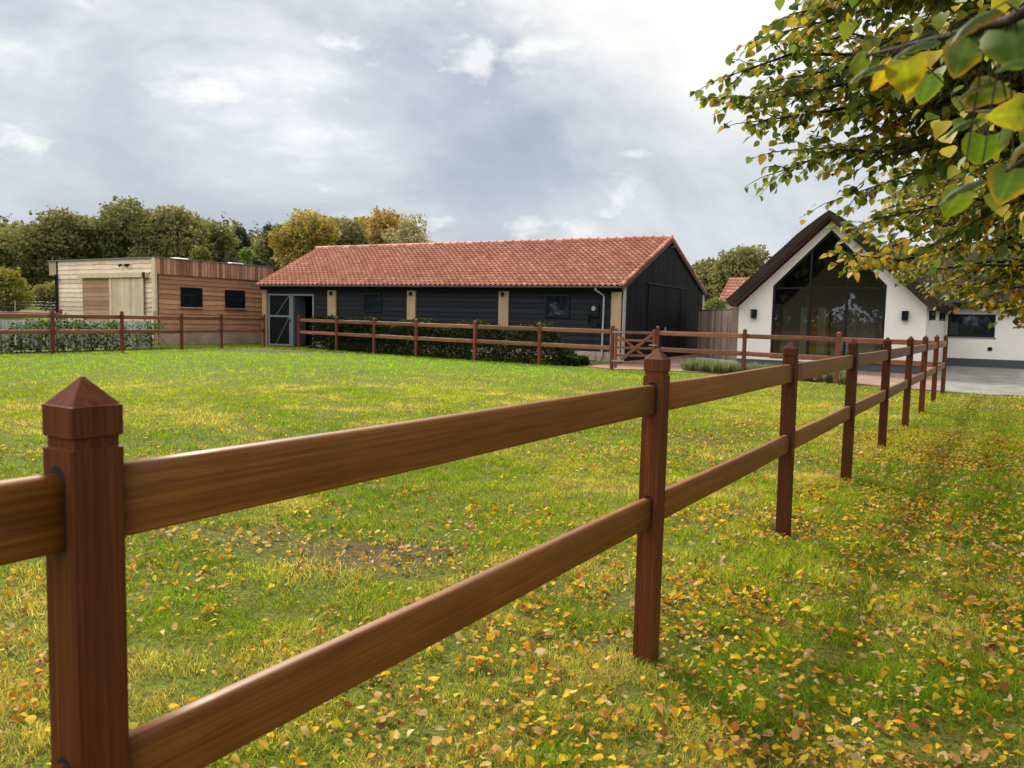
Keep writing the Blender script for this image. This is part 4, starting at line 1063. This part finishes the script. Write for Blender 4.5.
# trees on the far side of the field, seen mirrored in the glass
for k, (x, y, h, r) in enumerate(((-34, -14, 14, 6.5), (-42, -5, 15, 6.8), (-25, -22, 14, 6.5), (-50, 4, 15, 6.8), (-40, -19, 15, 7), (-31, -29, 15, 7))):
    root = empty('oak_tree', (x, y, tzf(x, y)), 0, ['large oak behind the viewer left of the field', 'tall oak at the south-west corner of the field', 'broad oak standing behind the viewer', 'oak at the far left boundary of the field', 'oak in the second row behind the south-west corner oak', 'oak in the second row behind the broad oak'][k], 'tree', 'boundary oaks mirrored in the gable glass')
    L = [(random.uniform(-.7, .7) * r, random.uniform(-.7, .7) * r, h * random.uniform(.40, .86), r * .5, r * .5, r * .42) for _ in range(22)]
    V, F, C = clumps(L, 9000, .55, PAL['olive']); np_mesh('crown', V, [F], M['foliage'], root, C)
    b = MB(); b.tube([(x, y, -.1), (x + .2, y, h * .4), (x, y + .2, h * .8)], [.35, .25, .08], 8); b.build('trunk', M['bark'], root)

# clipped hedge along the barn
def hedge(name, pts, width, height, label, pal, nleaf, lsize, taper=None, loose=0.0):
    p0 = pts[0]; root = empty(name, (p0[0], p0[1], tzf(*p0)), 0, label, 'hedge')
    seg = [math.dist(a, b_) for a, b_ in zip(pts, pts[1:])]; tot = sum(seg)
    t = rng.random(nleaf) * tot; X = np.zeros((nleaf, 3)); T = np.zeros((nleaf, 2)); acc = 0
    for (a, b_), L in zip(zip(pts, pts[1:]), seg):
        k = (t >= acc) & (t <= acc + L); q = ((t[k] - acc) / L)[:, None]
        X[k, :2] = np.array(a) * (1 - q) + np.array(b_) * q; T[k] = (np.array(b_) - np.array(a)) / L; acc += L
    nrm = np.stack([-T[:, 1], T[:, 0]], 1)
    side = rng.integers(0, 3, nleaf); lat = np.where(side == 0, -1, np.where(side == 1, 1, rng.uniform(-1, 1, nleaf)))
    hz = np.where(side == 2, 1.0, rng.random(nleaf))
    hh = height * (1 + .10 * np.sin(t * 2.3) + .06 * np.sin(t * 7.1)) * (taper(t / tot) if taper else 1)
    dep = rng.random(nleaf) ** 2 * .35
    X[:, :2] += nrm * (lat * width / 2 * (1 - dep) * (1 + .15 * np.sin(t * 5) * (1 + loose)))[:, None]
    X[:, 2] = tz(X[:, 0], X[:, 1]) + hz * hh * (1 - dep * .4)
    X += rng.normal(0, .03 + loose * .06, X.shape)
    if loose: 
        keep = vnoise(t, hz * 3, 1.4, 4) > .28 + .25 * hz; X = X[keep]; nleaf = len(X)
    a = unit(nleaf); n_ = unit(nleaf); n_[:, 2] += .3; b_ = np.cross(n_, a); b_ /= np.linalg.norm(b_, axis=1, keepdims=True); s = lsize * rng.uniform(.6, 1.4, nleaf)[:, None]
    V = np.stack([X - a * s, X + b_ * s * .5, X + a * s, X - b_ * s * .5], 1).reshape(-1, 3)
    cols = np.array(PAL[pal]); c = cols[rng.integers(0, len(cols), nleaf)] * rng.uniform(.7, 1.3, (nleaf, 1))
    np_mesh('leaves', V, [np.arange(nleaf * 4).reshape(-1, 4)], M['foliage'], root, np.repeat(c, 4, 0), org=root.location)
    n = int(tot / .6)
    for k in range(n):
        q = (k + .5) / n * tot; acc = 0
        for (a_, b2), L in zip(zip(pts, pts[1:]), seg):
            if acc <= q <= acc + L:
                p = Vector(a_).lerp(Vector(b2), (q - acc) / L); z = tzf(p.x, p.y)
                hk = height * .75 * (taper(q / tot) if taper else 1)
                b = MB(); b.tube([(p.x, p.y, z - .03), (p.x + random.uniform(-.06, .06), p.y + random.uniform(-.06, .06), z + hk)], [.02, .008], 5); b.build('stem', M['bark'], root)
            acc += L
    return root
hp = [gx(318, 344, 33.6), gx(372, 350, 31.3), gx(440, 355, 29.0), gx(505, 360, 27.5), gx(583, 364, 26.0)]
hedge('clipped_hedge', hp, .85, 1.2, 'dark clipped evergreen hedge along the foot of the black barn', 'dark', 26000, .055, taper=lambda t: np.clip((1 - t) * 9, .25, 1))
# left boundary: low silvered boards with young laurel
lb = [Vector(p) for p in ((-19.4, 18.4), (-17.9, 21.3), (-16.4, 24.3), (-15.05, 27.1), (-13.75, 29.9))]
lf = empty('low_board_fence', (lb[0].x, lb[0].y, .1), 0, 'low silver-grey board fence behind the young laurel hedge', 'fence')
for a, b_ in zip(lb, lb[1:]):
    d_ = (b_ - a).normalized(); L = (b_ - a).length; Fq = frame(a, d_, (-d_.y, d_.x)); z0 = tzf(a.x, a.y)
    m = MB(); up_boards(m, Fq, .03, L - .03, z0 + .04, z0 + 1.02, bw=.13, gap=.018, th=.02, jitter=.01); m.build('board_panel', M['pale_board'], lf)
for a in lb:
    m = MB(); Fq = frame(a, (1, 0), (0, 1)); z0 = tzf(a.x, a.y); m.box(Fq, -.045, .045, .0, .09, z0 - .1, z0 + 1.1); m.build('post', M['pale_board'], lf)
lh = [(p.x + .42, p.y - .22) for p in lb]
hedge('laurel_hedge', lh, .5, .92, 'loose young laurel hedge in front of the low silver-grey boards', 'laurel', 6500, .06, loose=1.0)
tp = Vector(gx(155.5, 330, 30.6)); m = MB(); m.box(frame(tp, (.9, .4), (-.4, .9)), -.07, .07, -.07, .07, tzf(tp.x, tp.y) - .1, tzf(tp.x, tp.y) + 1.4)
o = m.build('timber_post', M['timber']); tag(o, 'pale square timber post at the right end of the laurel hedge', 'post')
# second rail fence beyond the laurel
sf = [Vector(p) for p in ((-23.5, 25.0), (-21.4, 26.7), (-19.3, 28.4), (-17.2, 30.1))]
sf2 = fence('post_and_rail_fence', sf, 'short brown rail fence beyond the laurel hedge at the left', near=False)
# wire fence far left
wp = [Vector(gx(px, 300, Y)) for px, Y in ((-30, 56), (15, 57), (60, 58))]
wf = empty('wire_fence', (wp[0].x, wp[0].y, tzf(*wp[0])), 0, 'thin wire mesh fence with grey posts at the far left meadow', 'fence')
for p in wp:
    z = tzf(p.x, p.y); b = MB(); b.tube([(p.x, p.y, z - .1), (p.x, p.y, z + 1.3)], .045, 8); b.build('post', M['grey_board'], wf)
b = MB()
for a, c in zip(wp, wp[1:]):
    za, zc = tzf(a.x, a.y), tzf(c.x, c.y)
    for h in np.arange(.15, 1.26, .22): b.tube([(a.x, a.y, za + h), (c.x, c.y, zc + h)], .007, 4)
    for k in range(1, 18):
        p = a.lerp(c, k / 18); z = za + (zc - za) * k / 18; b.tube([(p.x, p.y, z + .1), (p.x, p.y, z + 1.25)], .004, 4)
b.build('wires', M['zinc'], wf)
# lavender plants beside the right-hand fence
spots = [(690, 372.5), (703, 373), (716, 373), (728, 374), (741, 374.5), (756, 375.5), (772, 378), (789, 380), (806, 381.5), (824, 383), (843, 384.5)]
names = ['beside the gate-side brick paving', 'second from the gate', 'third from the gate', 'fourth from the gate', 'at the foot of the first fence post right of the gate', 'just right of the first fence post', 'in the middle of the lavender row', 'right of the row middle', 'third from the right end', 'beside the second fence post right of the gate', 'at the right end of the row']
for (px, py), nm in zip(spots, names):
    Y = 24.6 + (px - 690) * (21.0 - 24.6) / 153; p = at(px, py, Y); z = tzf(p.x, p.y)
    root = empty('lavender_plant', (p.x, p.y, z), 0, 'grey-green lavender clump ' + nm, 'plant', 'lavender clumps along the fence')
    b = MB(); rr = random.Random(int(px)); cols = []
    n = 420; az = rng.uniform(0, 6.283, n); q = rng.uniform(.1, 1, n); L = rng.uniform(.18, .46, n)
    base = np.stack([np.cos(az) * q * .2, np.sin(az) * q * .2, np.zeros(n)], -1); tip = base + np.stack([np.cos(az) * q * .22, np.sin(az) * q * .22, L], -1)
    sd_ = np.stack([-np.sin(az), np.cos(az), np.zeros(n)], -1) * .012
    V = np.stack([base - sd_ * .5, base + sd_ * .5, (base + tip) / 2 + sd_, tip, (base + tip) / 2 - sd_], 1).reshape(-1, 3)
    c = np.array([.17, .21, .13]) * rng.uniform(.6, 1.5, (n, 1)); c[rng.random(n) < .15] = (.14, .12, .10)
    np_mesh('leaves', V, [np.arange(n * 5).reshape(-1, 5)], M['foliage'], root, np.repeat(c, 5, 0))

# ------------------------------------------------------------------ linden trees at the right
def limb_pts(a, b, sag=.12, n=9, seed=0):
    rr = random.Random(seed); a, b = Vector(a), Vector(b); L = (b - a).length; out = []
    for i in range(n):
        q = i / (n - 1); p = a.lerp(b, q)
        p.z += math.sin(q * math.pi) * L * sag
        p += Vector((rr.uniform(-1, 1), rr.uniform(-1, 1), rr.uniform(-1, 1))) * L * .022 * (0 < i < n - 1)
        out.append(p)
    return out
def path_at(P, q):
    f = q * (len(P) - 1); i = min(int(f), len(P) - 2); return P[i].lerp(P[i + 1], f - i)
GREENS = np.array([[.050, .092, .010], [.090, .140, .012], [.155, .195, .016], [.28, .27, .022]])
GOLD = np.array([[.62, .34, .015], [.58, .42, .03], [.42, .20, .02], [.42, .34, .03]])
def add_crown(V, Q, T, C, x, y, h, n=1100):
    # the rest of the crown, above and behind the branches that reach into the picture
    d = unit(n); r = (.5 + .5 * rng.random(n)) ** .5
    p = np.array([x, y, h * .62]) + d * r[:, None] * np.array([2.9, 2.9, h * .36]); p += rng.normal(0, .12, p.shape)
    rel = p - np.array([0, 0, HC]); Yc = np.maximum(rel[:, 1], .01)
    seen = (rel[:, 1] > .2) & (rel[:, 0] / Yc < .72) & (np.abs(rel[:, 2] / Yc) < .60)
    p = p[~seen]; n = len(p)
    col = GREENS[rng.integers(0, 4, n)] * rng.uniform(.7, 1.2, (n, 1)); g = rng.random(n) < .2; col[g] = GOLD[rng.integers(0, 4, g.sum())] * .8
    nn = unit(n) * .5; nn[:, 2] += .8
    V2, Q2, T2, C2 = leaves_mesh(p, unit(n), nn / np.linalg.norm(nn, axis=1, keepdims=True), rng.uniform(.16, .30, n), rng.normal(.2, .2, n), rng.normal(.2, .2, n), col)
    return np.concatenate([V, V2]), np.concatenate([Q, Q2 + len(V)]), np.concatenate([T, T2 + len(V)]), np.concatenate([C, C2])
def linden(name, trunk_xy, height, targets, label, gold=.2, twig_step=.11, leaf=(.045, .08), extra=None, fill=0):
    x, y = trunk_xy; z0 = tzf(x, y)
    root = empty(name, (x, y, z0), 0, label, 'tree', 'lindens along the lawn')
    tk = MB(); tk.tube([(x, y, z0 - .1), (x, y, z0 + .3), (x + .05, y, z0 + 2), (x - .05, y + .1, z0 + height * .5), (x, y, z0 + height)], [.34, .25, .21, .14, .03], 14)
    br = MB(); pos, axis, nrm, gcol = [], [], [], []
    rr = random.Random(len(targets) * 31 + int(height * 10))
    for ti, (t, z_start, len_q) in enumerate(targets):
        a = Vector((x, y, z_start)); P = limb_pts(a, t, rr.uniform(.02, .10), 10, ti * 5 + 1); L = (Vector(t) - a).length
        br.tube(P, [max(.004, .035 * (L / 4) * (1 - i / 9) ** .8 + .003) for i in range(10)], 6)
        n = int(L * (1 - len_q) / twig_step)
        lg = gold * rr.uniform(.3, 2.0)
        for k in range(n + 1):
            q = len_q + (1 - len_q) * k / max(1, n); p = path_at(P, q); d = (path_at(P, min(1, q + .05)) - path_at(P, max(0, q - .05))).normalized()
            for s_ in ((-1, 1) if k % 2 else (1,)):
                sd = Vector((d.y, -d.x, 0)).normalized() * s_ * rr.uniform(.3, 1.1) + d * rr.uniform(.3, 1.0) + Vector((0, 0, rr.uniform(-.55, .45)))
                if k == n: sd = d
                sd.normalize(); TL = rr.uniform(.18, .55) * (1 - .35 * q)
                e_ = p + sd * TL + Vector((0, 0, -TL * TL * .35)); mid = p.lerp(e_, .5) + Vector((0, 0, TL * .06))
                br.tube([p, mid, e_], [.0045, .003, .0015], 4, cap=False)
                m = max(3, int(TL / .040))
                for j in range(m):
                    qq = (j + .6) / m; lp = (p.lerp(mid, qq * 2) if qq < .5 else mid.lerp(e_, qq * 2 - 1))
                    ls = sd.cross(Vector((0, 0, 1))).normalized() * (1 if j % 2 else -1)
                    ax = ls * rr.uniform(.3, 1.0) + sd * rr.uniform(.2, .9) + Vector((0, 0, rr.uniform(-.9, .1)))
                    pos.append(lp + Vector((rr.gauss(0, .012), rr.gauss(0, .012), rr.gauss(0, .012)))); axis.append(ax.normalized())
                    nrm.append(Vector((rr.gauss(0, .45), rr.gauss(0, .45) - .15, 1)).normalized()); gcol.append(lg)
    pos, axis, nrm, gcol = np.array(pos), np.array(axis), np.array(nrm), np.array(gcol)
    m = len(pos); isg = rng.random(m) < gcol
    col = GREENS[np.minimum(3, (rng.random(m) ** 1.3 * 4).astype(int))] * rng.uniform(.75, 1.25, (m, 1))
    col[isg] = GOLD[rng.integers(0, 4, isg.sum())] * rng.uniform(.7, 1.15, (isg.sum(), 1))
    tip = np.where((rng.random(m) < .35)[:, None], GOLD[rng.integers(0, 4, m)] * .8, col)
    V, Q, T, C = leaves_mesh(pos, axis, nrm, rng.uniform(*leaf, m), rng.normal(.22, .18, m), rng.normal(.25, .2, m), col, tip, wave=.03)
    V, Q, T, C = add_crown(V, Q, T, C, x, y, height)
    tk.build('trunk', M['bark'], root); br.build('branches', M['bark'], root, fix=False)
    np_mesh('crown', V, [Q, T], M['leaf'], root, C, org=root.location, smooth=True)
    return root, m
def T(px, py, Y, zs, q=.45): return (at(px, py, Y), zs, q)
def denser(tt, n, js, jy):
    out = list(tt); rr = random.Random(len(tt))
    for t, zs, q in tt:
        for _ in range(n):
            v = t - CAM; Y = v.y * (1 + rr.uniform(-jy, jy)); sc = Y / v.y
            w_ = CAM + v * sc + Vector((rr.uniform(.1, 1.0), 0, rr.uniform(-.25, 1.0))) * js * Y / 5; out.append((w_, zs + rr.uniform(-.3, .6), q))
    return out
tA = [T(728, 98, 5.0, 2.6, .35), T(740, 72, 5.2, 3.0, .4), T(790, 30, 5.0, 3.4, .4), T(752, 122, 5.3, 2.7, .45), T(778, 172, 5.2, 2.4, .45), T(800, 150, 5.6, 2.7, .4), T(792, 78, 4.8, 3.0, .35),
      T(800, -15, 4.6, 3.6, .3), T(805, 10, 5.0, 3.6, .3), T(850, -20, 4.6, 3.8, .3), T(848, 60, 4.4, 3.2, .3), T(840, 110, 5.4, 3.0, .35), T(850, 195, 5.6, 2.5, .4), T(880, 150, 5.0, 2.8, .3),
      T(895, 215, 5.4, 2.5, .35), T(905, 95, 5.2, 3.2, .3), T(915, 20, 5.4, 3.8, .25), T(930, 170, 4.8, 2.8, .3), T(950, 235, 5.2, 2.4, .35), T(960, 120, 5.6, 3.2, .25), T(975, 60, 5.8, 3.6, .25), T(980, 190, 5.8, 2.8, .25),
      T(890, -40, 5.6, 4.2, .3), T(960, -30, 6.0, 4.4, .25), T(1010, 10, 6, 4.0, .2), T(1015, 140, 6, 3.3, .2)]
tB = [T(850, 255, 7.0, 2.5, .5), T(858, 232, 7.6, 2.8, .45), T(880, 262, 8.2, 2.4, .5), T(905, 272, 8.8, 2.2, .5), T(925, 248, 8.0, 2.6, .4), T(936, 284, 9.2, 2.1, .5), T(966, 292, 9.6, 2.0, .5), T(992, 303, 9.2, 1.9, .5), T(1018, 308, 8.8, 1.9, .4),
      T(975, 270, 9.0, 2.4, .35), T(1000, 276, 9.6, 2.3, .35), T(945, 215, 8.8, 2.9, .35), T(985, 230, 9.4, 2.9, .3), T(1020, 250, 9.6, 2.8, .25), T(1000, 185, 8.6, 3.2, .3), T(900, 205, 8.8, 3.1, .4), T(920, 160, 9.0, 3.5, .35), T(965, 160, 9.6, 3.6, .3), T(1022, 296, 10.6, 2.2, .3), T(930, 110, 9.4, 4.0, .3), T(985, 110, 9.8, 4.0, .25),
      T(870, 100, 8.8, 3.9, .4), T(880, 40, 9, 4.4, .35), T(940, 40, 9.6, 4.6, .3), T(1000, 40, 9.8, 4.6, .25), T(830, 40, 8.6, 4.6, .45)]
lA, nA = linden('linden_tree', (4.6, 4.2), 8.5, denser(tA, 1, .55, .14), 'nearest linden with leafy branches hanging in from the upper right', .15, .056, (.046, .078))
lB, nB = linden('linden_tree', (8.6, 9.0), 9.0, denser(tB, 2, .5, .12), 'second linden whose yellowing low branches hang before the house wing', .32, .070, (.048, .082))
print('linden leaves', nA, nB)
# the spray of leaves hanging close by
def close_spray():
    x, y = 3.1, .2
    root = empty('linden_tree', (x, y, 0), 0, 'linden beside the camera with large blurred leaves hanging close in the right corner', 'tree', 'lindens along the lawn')
    tk = MB(); tk.tube([(x, y, -.1), (x, y, .3), (x, y, 2.2), (x + .1, y, 4.5), (x, y, 8)], [.3, .22, .19, .13, .03], 12); tk.build('trunk', M['bark'], root)
    L = []
    rr = random.Random(5)
    for _ in range(150):
        px, py = rr.uniform(840, 1040), rr.uniform(-20, 225)
        if py < (px - 850) * 1.2 + 40 and py > (px - 900) * .25 - 60: L.append((px, py, rr.uniform(2.2, 4.0), rr.uniform(-1, .2), rr.uniform(.2, 1), 0, rr.uniform(0, .6)))
    L = [l if l[5] else l[:5] + (rr.uniform(.038, .06) * FPX / l[2] / .70 / 1.1,) + l[6:] for l in L]
    pos, ax, nr, sz_, gc = [], [], [], [], []
    br = MB(); main = [Vector((x, y, 2.9))] + [at(1080, -20, .95), at(1010, 20, 1.05), at(930, 40, 1.2), at(868, 55, 1.38)]
    br.tube(main, [.02, .010, .007, .004, .002], 6)
    br.tube([Vector((x, y, 2.5)), at(1080, 90, .95), at(1015, 110, 1.05), at(965, 112, 1.5)], [.014, .006, .004, .002], 6)
    br.tube([at(1080, 90, .95), at(1040, 150, .97), at(1005, 172, 1.0)], [.006, .003, .002], 6)
    for px, py, Y, dx, dy, ln, g in L:
        p = at(px, py, Y); ln *= .70; q = at(px + dx * ln, py + dy * ln, Y + random.uniform(-.06, .05)); d = q - p
        near = min((path_at(main, t_) for t_ in np.linspace(.25, 1, 30)), key=lambda v: (v - p).length)
        if (near - p).length < .9: br.tube([near, near.lerp(p, .5) + Vector((0, 0, .01)), p], [.0015, .0012, .001], 4)
        pos.append(p); ax.append(d.normalized()); sz_.append(d.length * 1.1); gc.append(g)
        nr.append(Vector((random.gauss(-.05, .35), random.gauss(-.05, .40), 1)).normalized())
    pos, ax, nr, sz_, gc = map(np.array, (pos, ax, nr, sz_, gc)); m = len(pos)
    col = GREENS[rng.integers(0, 4, m)] * 1.1; tip = GOLD[rng.integers(0, 3, m)]
    near_leaf = []
    gg = (gc > .45)[:, None]; col = np.where(gg, col * .45 + GOLD[1] * .55, col); tip = np.where((gc > .2)[:, None], tip, col)
    V, Q, T_, C = leaves_mesh(pos, ax, nr, sz_, rng.normal(.3, .15, m), rng.normal(.3, .15, m), col, tip, wave=.03)
    V, Q, T_, C = add_crown(V, Q, T_, C, x, y, 8, 1000); n_before = len(V); brs = []
    br.build('branches', M['bark'], root, fix=False)
    # (base px,py) (tip px,py) distance, width/length, mode, body colour, margin colour
    g1, g2, g3, yg, og, go = (.045, .075, .02), (.075, .125, .018), (.12, .165, .018), (.25, .26, .02), (.52, .24, .012), (.48, .34, .025)
    N = [((992, 10), (942, 42), 1.02, .62, 'roll', g1, og), ((970, 38), (952, 80), 1.12, .95, 'face', g2, og), ((936, 40), (884, 57), 1.15, .55, 'roll', g1, g2), ((882, 64), (842, 82), 1.22, .6, 'roll', g1, g2),
         ((905, 60), (908, 100), 1.2, 1.0, 'face', yg, og), ((893, 62), (868, 94), 1.24, .55, 'face', go, og), ((990, 82), (948, 101), 1.1, .5, 'roll', g1, og), ((1002, 84), (966, 104), 1.14, .6, 'face', g3, og),
         ((1012, 22), (1017, 70), 1.06, .95, 'face', g2, yg), ((1028, 112), (988, 117), 1.04, .55, 'face', yg, go), ((1010, 122), (994, 150), 1.12, .8, 'roll', g1, g2), ((976, 118), (936, 138), 1.2, .5, 'roll', g2, g3),
         ((980, 180), (928, 205), 1.06, .5, 'roll', g1, g2), ((962, 190), (940, 222), 1.12, .8, 'face', g3, yg), ((1030, 138), (998, 172), 1.0, .6, 'roll', g2, og), ((1014, 168), (998, 206), 1.1, 1.0, 'face', g2, og),
         ((985, 136), (975, 172), 1.3, .9, 'face', g2, yg), ((1034, 60), (990, 66), .98, .6, 'roll', g2, g3), ((930, 74), (920, 108), 1.5, .9, 'face', g2, yg), ((1000, 18), (968, 24), 1.3, .6, 'face', g2, yg), ((866, 58), (845, 74), 1.5, .8, 'face', g3, yg)]
    nu, nw = 12, 10; qv, qf, qc = [], [], []
    for bpx, tpx, Y, wr_, mode, cb_, cm_ in N:
        A_ = at(*bpx, Y); B_ = at(*tpx, Y * (1 + rr.uniform(-.04, .04))); B_ = A_.lerp(B_, .90); ax_ = B_ - A_; Ln = ax_.length; ax_.normalize()
        view = (A_ - CAM).normalized(); upn = Vector((0, 0, 1))
        n0 = (-view + upn * rr.uniform(-.1, .4) + Vector((rr.uniform(-.35, .35), 0, 0))) if mode == 'face' else (upn + -view * .25)
        sd_ = ax_.cross(n0).normalized(); n0 = sd_.cross(ax_).normalized(); i0 = len(qv); ph = rr.uniform(0, 6)
        for i in range(nu + 1):
            q = i / nu; half = wr_ * .56 * Ln * (math.sin(math.pi * min(1, q * .93 + .07) ** .62)) ** .8 if q < 1 else 0.0
            half *= 1 + .05 * math.sin(i * 2.9 + ph)
            for j in range(nw + 1):
                c_ = (j / nw - .5) * 2; aa = abs(c_)
                th_ = (1.35 if mode == 'roll' else .35) * aa                       # margins rolled down
                lat = half * (math.sin(th_) / (1.35 if mode == 'roll' else .35)) * (1 if c_ > 0 else -1)
                dn = half * (1 - math.cos(th_)) / (1.35 if mode == 'roll' else .35) * 1.0
                hgt = -dn + Ln * (.10 * math.sin(q * 3.1) - .16 * q * q) + Ln * .022 * math.sin(q * 19 + aa * 5 + ph) * aa - Ln * .012 * (1 - aa) ** 4
                back = Ln * (.10 * aa * (1 - q) ** 2)
                qv.append(A_ + ax_ * (q * Ln - back) + sd_ * lat + n0 * hgt)
                vein = (1 - aa) ** 10 * .35 + (.16 if (i + int(aa * 3)) % 3 == 0 else 0)
                e_ = max(0, (aa - .55) / .45) ** 1.2 * (.35 + .65 * q) + max(0, q - .8) * 2.5; e_ = min(1, e_ * rr.uniform(.75, 1.1))
                base_ = [x * (1 + vein) for x in cb_]; qc.append([a2 * (1 - e_) + b2 * e_ for a2, b2 in zip(base_, cm_)])
        w_ = nw + 1
        qf += [(i0 + i * w_ + j, i0 + i * w_ + j + 1, i0 + (i + 1) * w_ + j + 1, i0 + (i + 1) * w_ + j) for i in range(nu) for j in range(nw)]
        tw = path_at(main, rr.uniform(.45, .95)); cand = min((path_at(main, t_) for t_ in np.linspace(.25, 1, 30)), key=lambda v: (v - A_).length)
        brs.append((cand, A_))
    V = np.concatenate([V, np.array([tuple(v) for v in qv])]); Q = np.concatenate([Q, np.array(qf) + n_before]); C = np.concatenate([C, np.array(qc)])
    br = MB()
    for a2, b2 in brs: br.tube([a2, a2.lerp(b2, .55) + Vector((0, 0, .012)), b2], [.0016, .0012, .001], 4)
    br.build('leaf_stalks', M['bark'], root, fix=False)
    o = np_mesh('crown', V, [Q, T_], M['leaf'], root, C, org=root.location, smooth=True)
close_spray()

# ------------------------------------------------------------------ camera, light, sky, render
cam = bpy.data.cameras.new('camera'); co = bpy.data.objects.new('camera', cam); link(co)
cam.lens = 36 * FPX / 1024; cam.sensor_width = 36; cam.clip_start = .05; cam.clip_end = 2000
mat = Matrix((CRT, CUP, -_fw)).transposed().to_4x4(); mat.translation = CAM; co.matrix_world = mat
cam.dof.use_dof = True; cam.dof.focus_distance = 6.0; cam.dof.aperture_fstop = 6.5
S.camera = co
SUN_AZ = Vector((-.42, .90)).normalized(); SUN_EL = R(38)
sd = bpy.data.lights.new('sun', 'SUN'); sd.energy = 3.2; sd.angle = R(10); sd.color = (1.0, .93, .80)
so = bpy.data.objects.new('sun', sd); link(so)
tosun = Vector((SUN_AZ.x * math.cos(SUN_EL), SUN_AZ.y * math.cos(SUN_EL), math.sin(SUN_EL)))
so.rotation_euler = (-tosun).to_track_quat('-Z', 'Y').to_euler(); so.location = (-30, -20, 40)
W = bpy.data.worlds.new('World'); S.world = W; W.use_nodes = True
nt = W.node_tree; nt.nodes.clear(); k = NT.__new__(NT); k.t = nt
out = nt.nodes.new('ShaderNodeOutputWorld')
sky = nt.nodes.new('ShaderNodeTexSky'); sky.sky_type = 'NISHITA'; sky.sun_disc = False
sky.sun_elevation = SUN_EL; sky.sun_rotation = math.atan2(SUN_AZ.x, SUN_AZ.y); sky.dust_density = 2.0
bgA = nt.nodes.new('ShaderNodeBackground'); bgA.inputs[1].default_value = .09; k.l(sky.outputs[0], bgA.inputs[0])
tc = nt.nodes.new('ShaderNodeTexCoord'); sp = nt.nodes.new('ShaderNodeSeparateXYZ'); k.l(tc.outputs['Generated'], sp.inputs[0])
zz = k.math('ADD', k.math('MAXIMUM', sp.outputs[2], 0.0), .16)
cb = nt.nodes.new('ShaderNodeCombineXYZ'); k.l(k.math('DIVIDE', sp.outputs[0], zz), cb.inputs[0]); k.l(k.math('DIVIDE', sp.outputs[1], zz), cb.inputs[1])
cm_ = nt.nodes.new('ShaderNodeMapping'); cm_.inputs['Scale'].default_value = (1, 1, 1.9); cm_.inputs['Location'].default_value = (.35, .2, .1); k.l(tc.outputs['Generated'], cm_.inputs['Vector']); cv = cm_.outputs[0]
n1 = k.noise(cv, 2.6, 8, .58, dist=.25); n2 = k.noise(cv, 7.5, 6, .55, dist=.2)
body = k.ramp(n1, [(.34, (.32, .38, .475)), (.47, (.41, .465, .555)), (.59, (.55, .60, .665)), (.71, (.95, .95, .94))])
puff = k.ramp(n2, [(.60, 0.0), (.69, 1.0)])
cl = k.mix(k.math('MULTIPLY', puff, .70), body, (.92, .92, .92))
# brighter overhead where the cloud thins
topf = k.ramp(k.math('ADD', sp.outputs[2], k.math('MULTIPLY', k.math('SUBTRACT', n1, .5), .35)), [(.29, 0.0), (.44, .80), (.8, .88)])
cl = k.mix(topf, cl, (1.0, .985, .94))
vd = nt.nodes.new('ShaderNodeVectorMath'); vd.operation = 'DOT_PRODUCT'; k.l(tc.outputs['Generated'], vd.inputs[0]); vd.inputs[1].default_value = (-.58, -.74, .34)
fillf = k.ramp(vd.outputs['Value'], [(.35, 1.0), (.95, 3.0)])      # added fill: unseen sky behind the viewer brightened to light gable and shed
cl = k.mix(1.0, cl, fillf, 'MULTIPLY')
vg = nt.nodes.new('ShaderNodeVectorMath'); vg.operation = 'DOT_PRODUCT'; k.l(tc.outputs['Generated'], vg.inputs[0]); vg.inputs[1].default_value = (.29, .85, .44)
glow = k.ramp(k.math('ADD', vg.outputs['Value'], k.math('MULTIPLY', k.math('SUBTRACT', n1, .5), .12)), [(.925, 0.0), (1.0, .75)])   # thin bright cloud where the sun stands behind it
cl = k.mix(glow, cl, (1.05, 1.02, .95))
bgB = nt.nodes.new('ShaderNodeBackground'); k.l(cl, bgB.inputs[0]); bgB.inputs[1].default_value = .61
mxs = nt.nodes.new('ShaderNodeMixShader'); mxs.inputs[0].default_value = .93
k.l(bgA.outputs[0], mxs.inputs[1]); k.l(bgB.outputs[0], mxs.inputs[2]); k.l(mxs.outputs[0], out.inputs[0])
vs = S.view_settings; vs.view_transform = 'Standard'; vs.look = 'None'; vs.gamma = 1; vs.use_curve_mapping = False; vs.exposure = .86
S.render.engine = 'CYCLES'; S.cycles.use_denoising = True
try: S.cycles.denoiser = 'OPENIMAGEDENOISE'
except Exception: pass
S.cycles.max_bounces = 6; S.cycles.transparent_max_bounces = 10; S.cycles.caustics_reflective = False; S.cycles.caustics_refractive = False
